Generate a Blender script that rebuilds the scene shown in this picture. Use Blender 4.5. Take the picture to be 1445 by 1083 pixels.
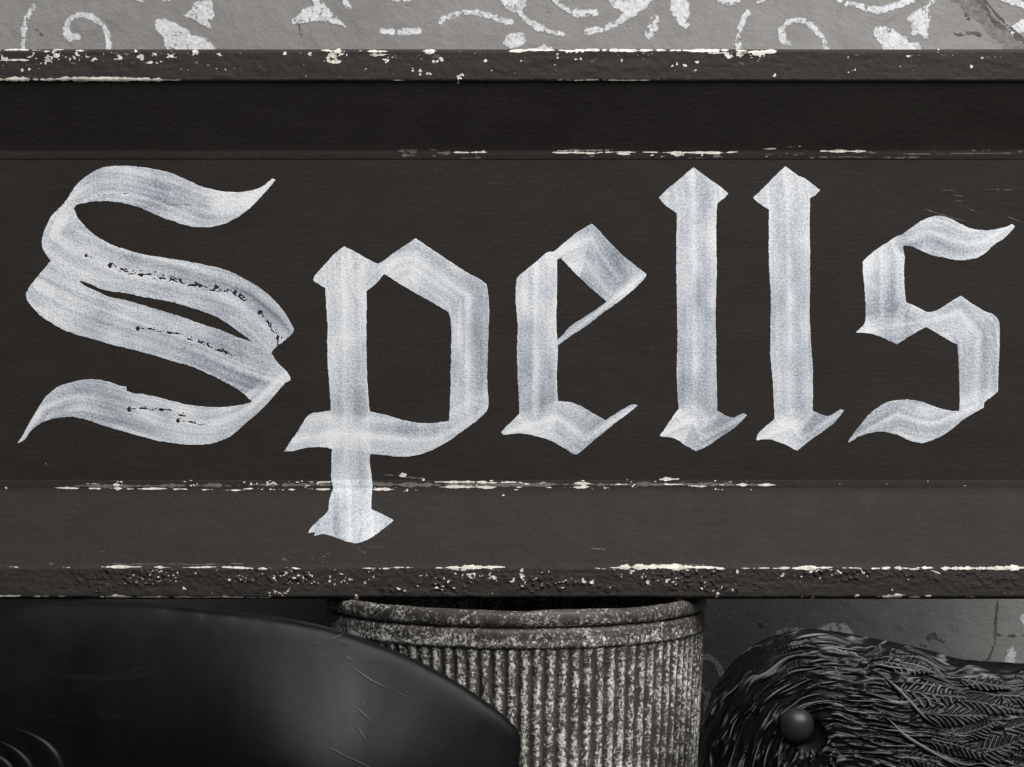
import bpy, math, random
import numpy as np
from mathutils import Vector

# ------------------------------------------------------------------ scene, camera, light
for o in list(bpy.data.objects):
    bpy.data.objects.remove(o, do_unlink=True)
SC = bpy.context.scene
COL = SC.collection

W0, H0 = 1445.0, 1083.0          # size of the photograph the pixel notes refer to
CX, CY = W0 / 2, H0 / 2
S0 = 0.00046                     # metres per photo pixel on the sign's panel
Y_PANEL = -0.155
Y_RIM = -0.176
Y_WALL = 0.045
F = 2890.0                       # focal length in photo pixels
CAM_Y = Y_PANEL - F * S0
CAM_Z = 0.36

cam_d = bpy.data.cameras.new('camera')
cam_d.sensor_width = 36.0
cam_d.lens = 36.0 * F / W0
cam_d.clip_start = 0.01
cam_d.clip_end = 100
cam = bpy.data.objects.new('camera', cam_d)
cam.location = (0, CAM_Y, CAM_Z)
cam.rotation_euler = (math.radians(90), 0, 0)
COL.objects.link(cam)
SC.camera = cam

wd = bpy.data.worlds.new('World')
SC.world = wd
wd.use_nodes = True
wd.node_tree.nodes['Background'].inputs['Color'].default_value = (0.93, 0.97, 1.0, 1)
wd.node_tree.nodes['Background'].inputs['Strength'].default_value = 0.09

def area_light(name, az, el, dist, size, power, color, target=(0, -0.17, 0.32)):
    d = bpy.data.lights.new(name, 'AREA')
    d.shape = 'SQUARE'
    d.size = size
    d.energy = power
    d.color = color
    o = bpy.data.objects.new(name, d)
    a, e = math.radians(az), math.radians(el)
    v = Vector((math.sin(a) * math.cos(e), -math.cos(a) * math.cos(e), math.sin(e)))
    o.location = Vector(target) + v * dist
    o.rotation_euler = v.to_track_quat('Z', 'Y').to_euler()
    COL.objects.link(o)
    return o

area_light('ceiling_lamp', 35, 49, 2.6, 1.9, 106, (1.0, 0.985, 0.965))

SC.view_settings.view_transform = 'Standard'
SC.view_settings.look = 'None'
SC.view_settings.gamma = 1
SC.view_settings.exposure = 0
SC.view_settings.use_curve_mapping = False

# ------------------------------------------------------------------ numeric helpers
def sc_at(Y):                    # metres per photo pixel at depth Y
    return (Y - CAM_Y) / F

def hash2(ix, iy, seed):
    n = (ix.astype(np.int64) * 374761393 + iy.astype(np.int64) * 668265263 + seed * 974634777) & 0x7fffffff
    n = ((n ^ (n >> 13)) * 1274126177) & 0x7fffffff
    n = (n ^ (n >> 16)) & 0xffff
    return n / 65535.0

def vnoise(x, y, seed=0):
    x = np.asarray(x, float); y = np.asarray(y, float)
    ix = np.floor(x); iy = np.floor(y)
    fx = x - ix; fy = y - iy
    fx = fx * fx * (3 - 2 * fx); fy = fy * fy * (3 - 2 * fy)
    a = hash2(ix, iy, seed); b = hash2(ix + 1, iy, seed)
    c = hash2(ix, iy + 1, seed); d = hash2(ix + 1, iy + 1, seed)
    return (a * (1 - fx) + b * fx) * (1 - fy) + (c * (1 - fx) + d * fx) * fy

def fbm(x, y, seed=0, octv=3):
    s = 0; a = 0.5; t = 0
    for k in range(octv):
        s = s + a * vnoise(np.asarray(x) * 2 ** k, np.asarray(y) * 2 ** k, seed + k * 17)
        t += a; a *= 0.55
    return s / t                  # 0..1, mean 0.5

def sstep(a, b, x):
    t = np.clip((x - a) / (b - a), 0, 1)
    return t * t * (3 - 2 * t)

def smooth_poly(pts, closed=True, step=4.0, corner=38):
    """Catmull-Rom through the points, sharp where the outline turns hard."""
    P = np.array(pts, float); n = len(P)
    sharp = []
    for i in range(n):
        if not closed and (i == 0 or i == n - 1):
            sharp.append(True); continue
        a = P[i] - P[i - 1]; b = P[(i + 1) % n] - P[i]
        ang = abs(math.degrees(math.atan2(a[0] * b[1] - a[1] * b[0], a[0] * b[0] + a[1] * b[1])))
        sharp.append(ang > corner)
    out = []
    m = n if closed else n - 1
    for i in range(m):
        p1 = P[i]; p2 = P[(i + 1) % n]
        p0 = p1 if sharp[i] else P[i - 1]
        p3 = p2 if sharp[(i + 1) % n] else P[(i + 2) % n]
        L = np.linalg.norm(p2 - p1)
        k = max(1, int(L / step))
        T1 = (p2 - p0) * 0.5; T2 = (p3 - p1) * 0.5
        for T in (T1, T2):
            l = np.linalg.norm(T)
            if l > L: T *= L / l
        for j in range(k):
            t = j / k
            h00 = 2 * t**3 - 3 * t**2 + 1; h10 = t**3 - 2 * t**2 + t
            h01 = -2 * t**3 + 3 * t**2; h11 = t**3 - t**2
            out.append(h00 * p1 + h10 * T1 + h01 * p2 + h11 * T2)
    if not closed:
        out.append(P[-1])
    return np.array(out)

def seg_dist(X, Y, poly, closed):
    """distance to a polyline, and arc length / side at the nearest point"""
    D = np.full(X.shape, 1e9); U = np.zeros(X.shape); V = np.zeros(X.shape)
    n = len(poly); acc = 0.0
    for i in range(n if closed else n - 1):
        ax, ay = poly[i]; bx, by = poly[(i + 1) % n]
        dx, dy = bx - ax, by - ay
        L2 = dx * dx + dy * dy
        if L2 < 1e-9: continue
        t = np.clip(((X - ax) * dx + (Y - ay) * dy) / L2, 0, 1)
        ex = X - (ax + t * dx); ey = Y - (ay + t * dy)
        d = np.sqrt(ex * ex + ey * ey)
        m = d < D
        D = np.where(m, d, D)
        L = math.sqrt(L2)
        U = np.where(m, acc + t * L, U)
        V = np.where(m, np.sign(dx * ey - dy * ex) * d, V)
        acc += L
    return D, U, V

def poly_sdf(X, Y, poly):
    """positive inside"""
    D, _, _ = seg_dist(X, Y, poly, True)
    inside = np.zeros(X.shape, bool)
    n = len(poly)
    for i in range(n):
        ax, ay = poly[i]; bx, by = poly[(i + 1) % n]
        if ay == by: continue
        c = (ay > Y) != (by > Y)
        xi = ax + (Y - ay) * (bx - ax) / (by - ay)
        inside ^= c & (X < xi)
    return np.where(inside, D, -D)

def grid(x0, y0, x1, y1, step):
    xs = np.arange(x0, x1 + step, step); ys = np.arange(y0, y1 + step, step)
    return np.meshgrid(xs, ys)

def field_mesh(X, Y, Fd):
    """polygons of the region Fd > 0 on a regular grid (marching squares)"""
    ny, nx = Fd.shape
    ins = Fd > 0
    vid = -np.ones(Fd.shape, int)
    iy, ix = np.nonzero(ins)
    vid[iy, ix] = np.arange(len(iy))
    verts = [np.stack([X[iy, ix], Y[iy, ix]], 1)]
    cnt = ins[:-1, :-1].astype(int) + ins[:-1, 1:] + ins[1:, 1:] + ins[1:, :-1]
    fy, fx = np.nonzero(cnt == 4)
    faces = np.stack([vid[fy, fx], vid[fy + 1, fx], vid[fy + 1, fx + 1], vid[fy, fx + 1]], 1).tolist()
    nv = len(iy); extra = []; cache = {}
    fy, fx = np.nonzero((cnt > 0) & (cnt < 4))
    for j, i in zip(fy.tolist(), fx.tolist()):
        cs = [(j, i), (j + 1, i), (j + 1, i + 1), (j, i + 1)]
        loop = []
        for k in range(4):
            a = cs[k]; b = cs[(k + 1) % 4]
            if ins[a]: loop.append(int(vid[a]))
            if ins[a] != ins[b]:
                key = (a, b) if a < b else (b, a)
                if key not in cache:
                    fa, fb = Fd[key[0]], Fd[key[1]]
                    t = min(max(fa / (fa - fb), 0.02), 0.98)
                    extra.append((X[key[0]] * (1 - t) + X[key[1]] * t, Y[key[0]] * (1 - t) + Y[key[1]] * t))
                    cache[key] = nv + len(extra) - 1
                loop.append(cache[key])
        if len(loop) >= 3: faces.append(loop)
    if extra: verts.append(np.array(extra))
    return np.concatenate(verts), faces

def bil_grid(X, Y, A, p):
    st = X[0, 1] - X[0, 0]
    fx = np.clip((p[:, 0] - X[0, 0]) / st, 0, A.shape[1] - 1.001); fy = np.clip((p[:, 1] - Y[0, 0]) / st, 0, A.shape[0] - 1.001)
    i = fx.astype(int); j = fy.astype(int); u = fx - i; v = fy - j
    return (A[j, i] * (1 - u) + A[j, i + 1] * u) * (1 - v) + (A[j + 1, i] * (1 - u) + A[j + 1, i + 1] * u) * v

def boundary_edges(faces):
    seen = {}
    for f in faces:
        for k in range(len(f)):
            a, b = f[k], f[(k + 1) % len(f)]
            if (b, a) in seen: del seen[(b, a)]
            else: seen[(a, b)] = 1
    return list(seen)

# ------------------------------------------------------------------ object helpers
def mesh_obj(name, verts, faces, mat, parent=None, smooth=True, attrs=None, **props):
    me = bpy.data.meshes.new(name)
    me.from_pydata(np.asarray(verts).tolist(), [], faces if isinstance(faces, list) else faces.tolist())
    if smooth:
        me.polygons.foreach_set('use_smooth', np.ones(len(me.polygons), bool))
    if attrs:
        for k, v in attrs.items():
            a = me.attributes.new(k, 'FLOAT', 'POINT')
            a.data.foreach_set('value', np.asarray(v, np.float32))
    me.update()
    me.materials.append(mat)
    o = bpy.data.objects.new(name, me)
    COL.objects.link(o)
    if parent: o.parent = parent
    for k, v in props.items(): o[k] = v
    return o

def thing(name, loc, label, cat, rot=(0, 0, 0)):
    o = bpy.data.objects.new(name, None)
    o.empty_display_size = 0.05
    o.location = loc
    o.rotation_euler = rot
    o['label'] = label; o['category'] = cat
    COL.objects.link(o)
    return o

def local(parent, v):
    return np.asarray(v) - np.array(parent.location[:])

# ------------------------------------------------------------------ materials
class NT:
    def __init__(self, name):
        self.m = bpy.data.materials.new(name); self.m.use_nodes = True
        self.t = self.m.node_tree
        self.b = self.t.nodes['Principled BSDF']
    def n(self, typ, **kw):
        nd = self.t.nodes.new(typ)
        for k, v in kw.items():
            if k.startswith('i_'):
                key = k[2:]
                nd.inputs[int(key) if key.isdigit() else key.replace('_', ' ')].default_value = v
            else: setattr(nd, k, v)
        return nd
    def l(self, a, b): self.t.links.new(a, b)
    def coord(self, scale=(1, 1, 1)):
        tc = self.n('ShaderNodeTexCoord'); mp = self.n('ShaderNodeMapping')
        mp.inputs['Scale'].default_value = scale
        self.l(tc.outputs['Object'], mp.inputs['Vector'])
        return mp.outputs['Vector']
    def noise(self, vec, scale, detail=4, rough=0.6, dist=0.0):
        nd = self.n('ShaderNodeTexNoise')
        nd.inputs['Scale'].default_value = scale; nd.inputs['Detail'].default_value = detail
        nd.inputs['Roughness'].default_value = rough; nd.inputs['Distortion'].default_value = dist
        self.l(vec, nd.inputs['Vector'])
        return nd.outputs['Fac']
    def ramp(self, fac, stops):
        r = self.n('ShaderNodeValToRGB')
        el = r.color_ramp.elements
        while len(el) < len(stops): el.new(0.5)
        for e, (p, c) in zip(el, stops):
            e.position = p
            e.color = (c, c, c, 1) if not isinstance(c, tuple) else (*c, 1)
        self.l(fac, r.inputs['Fac'])
        return r.outputs['Color']
    def math(self, op, a, b=None, clamp=False):
        nd = self.n('ShaderNodeMath', operation=op, use_clamp=clamp)
        for i, v in enumerate((a, b)):
            if v is None: continue
            if isinstance(v, (int, float)): nd.inputs[i].default_value = v
            else: self.l(v, nd.inputs[i])
        return nd.outputs[0]
    def mix(self, fac, a, b, blend='MIX'):
        nd = self.n('ShaderNodeMix', data_type='RGBA', blend_type=blend)
        for sock, v in ((nd.inputs[0], fac), (nd.inputs[6], a), (nd.inputs[7], b)):
            if isinstance(v, (int, float)): sock.default_value = v
            elif isinstance(v, tuple): sock.default_value = (*v, 1)
            else: self.l(v, sock)
        return nd.outputs[2]
    def attr(self, name):
        return self.n('ShaderNodeAttribute', attribute_name=name).outputs['Fac']
    def bump(self, h, strength, dist, prev=None):
        nd = self.n('ShaderNodeBump')
        nd.inputs['Strength'].default_value = strength; nd.inputs['Distance'].default_value = dist
        self.l(h, nd.inputs['Height'])
        if prev is not None: self.l(prev, nd.inputs['Normal'])
        return nd.outputs['Normal']
    def out(self, color=None, rough=None, normal=None, spec=None, metal=None):
        for key, v in (('Base Color', color), ('Roughness', rough), ('Normal', normal), ('Specular IOR Level', spec), ('Metallic', metal)):
            if v is None: continue
            s = self.b.inputs[key]
            if isinstance(v, tuple): s.default_value = (*v, 1)
            elif isinstance(v, (int, float)): s.default_value = v
            else: self.l(v, s)
        return self.m

def mat_board():
    t = NT('dark_brown_paint')
    c = t.coord((1, 1, 1)); cs = t.coord((14, 60, 160))
    streak = t.noise(cs, 4.0, 5, 0.62)
    mott = t.noise(c, 34, 6, 0.68)
    fine = t.noise(c, 900, 3, 0.6)
    f = t.math('ADD', t.math('MULTIPLY', streak, 0.58), t.math('MULTIPLY', mott, 0.42))
    col = t.ramp(f, [(0.28, (0.0172, 0.0147, 0.0131)), (0.5, (0.0232, 0.0200, 0.0180)), (0.74, (0.034, 0.0300, 0.0274))])
    low = t.ramp(t.noise(t.coord((3, 3, 7)), 3.0, 4, 0.6), [(0.3, 0.0), (0.75, 1.0)])
    col = t.mix(t.math('MULTIPLY', low, 0.30), col, (0.041, 0.0365, 0.0335))
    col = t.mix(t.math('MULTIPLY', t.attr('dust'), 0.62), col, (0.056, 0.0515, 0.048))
    # rubbed light drag marks in the grain direction
    cd = t.coord((9, 40, 420))
    drag = t.ramp(t.noise(cd, 3.0, 4, 0.7), [(0.64, 0.0), (0.74, 1.0)])
    patch = t.ramp(t.noise(t.coord((5, 5, 14)), 2.2, 3, 0.6), [(0.44, 0.0), (0.62, 1.0)])
    m = t.math('MULTIPLY', t.math('MULTIPLY', drag, patch), 0.42)
    col = t.mix(m, col, (0.16, 0.15, 0.14))
    # dust specks
    v = t.n('ShaderNodeTexVoronoi', feature='F1'); v.inputs['Scale'].default_value = 62
    t.l(c, v.inputs['Vector'])
    sp = t.ramp(v.outputs['Distance'], [(0.028, 1.0), (0.05, 0.0)])
    gate = t.ramp(t.noise(c, 75, 2, 0.5), [(0.60, 0.0), (0.64, 1.0)])
    col = t.mix(t.math('MULTIPLY', t.math('MULTIPLY', sp, gate), 0.7), col, (0.34, 0.32, 0.29))
    peb = t.noise(c, 330, 4, 0.6)
    h = t.math('ADD', t.math('MULTIPLY', fine, 0.35), t.math('ADD', t.math('MULTIPLY', peb, 0.75), t.math('MULTIPLY', streak, 0.34)))
    nrm = t.bump(h, 0.42, 0.0010)
    gr = t.ramp(t.noise(c, 520, 3, 0.7), [(0.32, 0.88), (0.70, 1.14)])
    col = t.mix(1.0, col, gr, 'MULTIPLY')
    rg = t.ramp(mott, [(0.3, 0.6), (0.7, 0.8)])
    return t.out(col, rg, nrm, 0.16)

def mat_letter():
    t = NT('white_chalk_paint')
    d = t.attr('dens')
    c = t.coord()
    grain = t.noise(c, 760, 3, 0.75)
    mid = t.noise(c, 170, 4, 0.6)
    f = t.math('ADD', d, t.math('MULTIPLY', t.math('SUBTRACT', grain, 0.5), 1.35))
    f = t.math('ADD', f, t.math('MULTIPLY', t.math('SUBTRACT', mid, 0.5), 0.16))
    col = t.ramp(f, [(0.0, (0.175, 0.197, 0.234)), (0.28, (0.35, 0.386, 0.44)), (0.6, (0.62, 0.656, 0.705)), (0.95, (0.93, 0.945, 0.96))])
    nrm = t.bump(grain, 0.45, 0.0010)
    return t.out(col, 0.6, nrm, 0.25)

def mat_chip(name, col, col2):
    t = NT(name)
    c = t.coord()
    f = t.noise(c, 260, 4, 0.65)
    return t.out(t.ramp(f, [(0.3, col2), (0.6, col)]), 0.75, t.bump(f, 0.4, 0.0008), 0.2)

def mat_wall():
    t = NT('grey_plaster_paint')
    c = t.coord()
    big = t.noise(c, 4.5, 5, 0.55); mid = t.noise(c, 45, 5, 0.6); fine = t.noise(c, 420, 4, 0.65)
    f = t.math('ADD', t.math('MULTIPLY', big, 0.6), t.math('MULTIPLY', mid, 0.4))
    col = t.ramp(f, [(0.3, (0.235, 0.226, 0.218)), (0.52, (0.300, 0.291, 0.283)), (0.72, (0.355, 0.347, 0.339))])
    dirt = t.ramp(t.noise(c, 17, 6, 0.72, 0.6), [(0.58, 0.0), (0.74, 1.0)])
    col = t.mix(t.math('MULTIPLY', dirt, 0.5), col, (0.12, 0.11, 0.1))
    v = t.n('ShaderNodeTexVoronoi', feature='F1'); v.inputs['Scale'].default_value = 75
    t.l(c, v.inputs['Vector'])
    pit = t.ramp(v.outputs['Distance'], [(0.05, 0.0), (0.11, 1.0)])
    gate = t.ramp(t.noise(c, 22, 3, 0.6), [(0.5, 1.0), (0.56, 0.0)])
    pit = t.math('MAXIMUM', pit, gate)
    h = t.math('ADD', t.math('MULTIPLY', mid, 1.6), t.math('ADD', t.math('MULTIPLY', fine, 0.35), t.math('MULTIPLY', pit, 0.3)))
    return t.out(col, 0.8, t.bump(h, 0.5, 0.0022), 0.22)

def mat_stencil():
    t = NT('white_sponged_paint')
    c = t.coord()
    f = t.noise(c, 480, 5, 0.75)
    g = t.noise(c, 90, 3, 0.6)
    ff = t.math('ADD', t.math('MULTIPLY', f, 0.75), t.math('MULTIPLY', g, 0.3))
    col = t.ramp(ff, [(0.36, (0.38, 0.385, 0.40)), (0.48, (0.63, 0.64, 0.67)), (0.60, (0.86, 0.88, 0.91))])
    cov = t.attr('cov')
    m = t.math('ADD', cov, t.math('MULTIPLY', t.math('SUBTRACT', t.noise(c, 900, 3, 0.7), 0.5), 1.5))
    col = t.mix(t.ramp(m, [(0.0, 0.0), (0.45, 1.0)]), (0.300, 0.291, 0.283), col)
    return t.out(col, 0.78, t.bump(t.noise(c, 420, 4, 0.65), 0.35, 0.001), 0.2)

def mat_pot():
    t = NT('worn_galvanised_metal')
    crest = t.attr('crest')
    c = t.coord()
    f1 = t.noise(c, 470, 4, 0.78); f2 = t.noise(c, 75, 4, 0.62); f3 = t.noise(c, 14, 3, 0.55)
    s = t.math('ADD', t.math('MULTIPLY', t.math('SUBTRACT', f1, 0.5), 1.05), t.math('ADD', t.math('MULTIPLY', f2, 0.36), 0.33))
    s = t.math('ADD', s, t.math('MULTIPLY', t.math('SUBTRACT', f3, 0.5), 0.22))
    s = t.math('ADD', s, t.math('MULTIPLY', t.math('SUBTRACT', crest, 0.5), 0.24))
    wear = t.ramp(s, [(0.535, 0.0), (0.60, 0.35), (0.675, 1.0)])
    base = t.ramp(t.noise(c, 130, 4, 0.6), [(0.3, (0.034, 0.030, 0.026)), (0.6, (0.075, 0.067, 0.059)), (0.8, (0.13, 0.119, 0.106))])
    pale = t.ramp(t.noise(c, 700, 3, 0.6), [(0.3, (0.46, 0.44, 0.40)), (0.58, (0.92, 0.90, 0.85))])
    col = t.mix(wear, base, pale)
    nrm = t.bump(t.math('ADD', t.math('MULTIPLY', f1, 0.6), wear), 0.5, 0.0009)
    return t.out(col, t.ramp(wear, [(0.0, 0.5), (1.0, 0.7)]), nrm, 0.35)

def mat_black(name, lo, hi, rough, bump=0.25, scale=60, spec=0.5):
    t = NT(name)
    c = t.coord()
    f = t.noise(c, scale, 5, 0.65); g = t.noise(c, 9, 4, 0.6, 0.8)
    col = t.ramp(t.math('ADD', t.math('MULTIPLY', f, 0.4), t.math('MULTIPLY', g, 0.6)), [(0.35, lo), (0.7, hi)])
    rg = t.ramp(g, [(0.3, rough - 0.07), (0.7, rough + 0.1)])
    return t.out(col, rg, t.bump(t.noise(c, 500, 3, 0.6), bump, 0.0004), spec)

def mat_plume():
    t = NT('black_carved_feather')
    c = t.coord()
    cr = t.attr('crest')
    f = t.noise(c, 210, 4, 0.7)
    g = t.noise(c, 38, 3, 0.6)
    v = t.math('ADD', t.math('MULTIPLY', cr, 0.62), t.math('ADD', t.math('MULTIPLY', f, 0.3), t.math('MULTIPLY', g, 0.45)))
    rub = t.ramp(t.math('MULTIPLY', v, 0.7), [(0.53, 0.0), (0.76, 1.0)])
    col = t.mix(rub, (0.003, 0.003, 0.0033), (0.21, 0.205, 0.20))
    return t.out(col, 0.4, t.bump(f, 0.25, 0.0004), 0.26)

def mat_plain(name, col, rough=0.8, scale=120):
    t = NT(name)
    f = t.noise(t.coord(), scale, 4, 0.6)
    lo = tuple(x * 0.65 for x in col); hi = tuple(x * 1.3 for x in col)
    return t.out(t.ramp(f, [(0.3, lo), (0.7, hi)]), rough, t.bump(f, 0.3, 0.001), 0.25)

M_BOARD = mat_board()
M_LET = mat_letter()
M_CHIP = mat_chip('bare_white_primer', (0.86, 0.82, 0.755), (0.50, 0.455, 0.40))
M_SCUFF = mat_chip('grey_scuff', (0.17, 0.16, 0.15), (0.07, 0.066, 0.062))
M_WALL = mat_wall()
M_STEN = mat_stencil()
M_CRACK = mat_plain('dark_wall_stain', (0.125, 0.117, 0.110))
M_FLAKE = mat_plain('brown_wall_smear', (0.22, 0.211, 0.203), scale=300)
M_POT = mat_pot()
def mat_beak():
    t = NT('scuffed_black_plastic')
    c = t.coord()
    g = t.noise(c, 11, 5, 0.65, 0.7); sm = t.noise(t.coord((10, 40, 60)), 1.6, 5, 0.7, 0.9)
    col = t.ramp(g, [(0.35, (0.0025, 0.0025, 0.0029)), (0.7, (0.0055, 0.0055, 0.006))])
    scuff = t.math('MULTIPLY', t.ramp(sm, [(0.56, 0.0), (0.72, 1.0)]), t.ramp(t.noise(c, 15, 3, 0.6), [(0.46, 0.0), (0.64, 1.0)]))
    dustf = t.ramp(t.noise(c, 1300, 2, 0.5), [(0.70, 0.0), (0.76, 1.0)])
    col = t.mix(t.math('MULTIPLY', scuff, 0.10), col, (0.06, 0.06, 0.062))
    col = t.mix(t.math('MULTIPLY', dustf, 0.10), col, (0.09, 0.088, 0.085))
    rg = t.math('ADD', t.ramp(g, [(0.32, 0.31), (0.68, 0.54)]), t.math('MULTIPLY', scuff, 0.12))
    return t.out(col, rg, t.bump(t.math('ADD', t.noise(c, 38, 3, 0.6), t.math('MULTIPLY', t.noise(c, 300, 3, 0.6), 0.12)), 0.10, 0.002), 0.17)
M_BEAK = mat_beak()
M_EYE = mat_black('black_bead', (0.014, 0.014, 0.0155), (0.024, 0.024, 0.026), 0.42)
M_SKIN = mat_black('black_feather_base', (0.002, 0.002, 0.002), (0.004, 0.004, 0.004), 0.8, spec=0.06)
M_PLUME = mat_plume()
M_SCRATCH = mat_plain('pale_scratch', (0.11, 0.11, 0.11), 0.6)
M_SHELF = mat_plain('grey_stone_slab', (0.10, 0.095, 0.09), 0.8, 30)
M_WOOD = mat_plain('raw_wood', (0.18, 0.13, 0.09), 0.75, 40)

# ------------------------------------------------------------------ setting: shelf and wall
def slab(name, x0, x1, y0, y1, z0, z1, mat, **props):
    v = [(x0, y0, z0), (x1, y0, z0), (x1, y1, z0), (x0, y1, z0), (x0, y0, z1), (x1, y0, z1), (x1, y1, z1), (x0, y1, z1)]
    f = [(0, 3, 2, 1), (4, 5, 6, 7), (0, 1, 5, 4), (1, 2, 6, 5), (2, 3, 7, 6), (3, 0, 4, 7)]
    return mesh_obj(name, v, [list(q) for q in f], mat, props.pop('parent', None), smooth=False, **props)

slab('ground', -1.6, 1.6, -1.2, Y_WALL + 0.2, -0.04, 0.0, M_SHELF, kind='structure')
wall = slab('wall', -1.6, 1.6, Y_WALL, Y_WALL + 0.12, 0.0, 1.3, M_WALL, kind='structure')

SW = sc_at(Y_WALL)
def wall_pt(p, off):
    p = np.asarray(p, float)
    return np.stack([(p[:, 0] - CX) * SW, np.full(len(p), Y_WALL - off), CAM_Z - (p[:, 1] - CY) * SW], 1)

def motif(kind, pts, w=0, rag=2.2, seed=0, mat=None, name='stencil_motif', step=1.25, dry=0.0, off=0.00008):
    P = smooth_poly(pts, kind == 'poly', 3.0, 50)
    pad = w / 2 + 6
    X, Y = grid(P[:, 0].min() - pad, P[:, 1].min() - pad, P[:, 0].max() + pad, P[:, 1].max() + pad, step)
    if kind == 'poly':
        Fd = poly_sdf(X, Y, P)
    else:
        D, U, V = seg_dist(X, Y, P, False)
        Fd = w / 2 * (0.82 + 0.5 * fbm(U / 18, U * 0, seed + 5, 2)) - D
    Fd = Fd + (fbm(X / 7, Y / 7, seed, 3) - 0.5) * rag * 2.2 + (fbm(X / 2.3, Y / 2.3, seed + 8, 1) - 0.5) * 2.2 * np.exp(-np.abs(Fd) / 2.5)
    hole = fbm(X / 4.2, Y / 4.2, seed + 40, 2)
    edge = np.clip(Fd / 7, 0, 1)
    Fd = np.minimum(Fd, (0.69 - dry + edge * 0.16 - hole) * 9)
    v, f = field_mesh(X, Y, Fd)
    if not len(f): return
    return mesh_obj(name, wall_pt(v, off + (seed % 53) * 0.000003), f, mat or M_STEN, wall,
                    attrs={'cov': np.clip(bil_grid(X, Y, Fd, v) / 3.6, 0, 1)})

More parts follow.
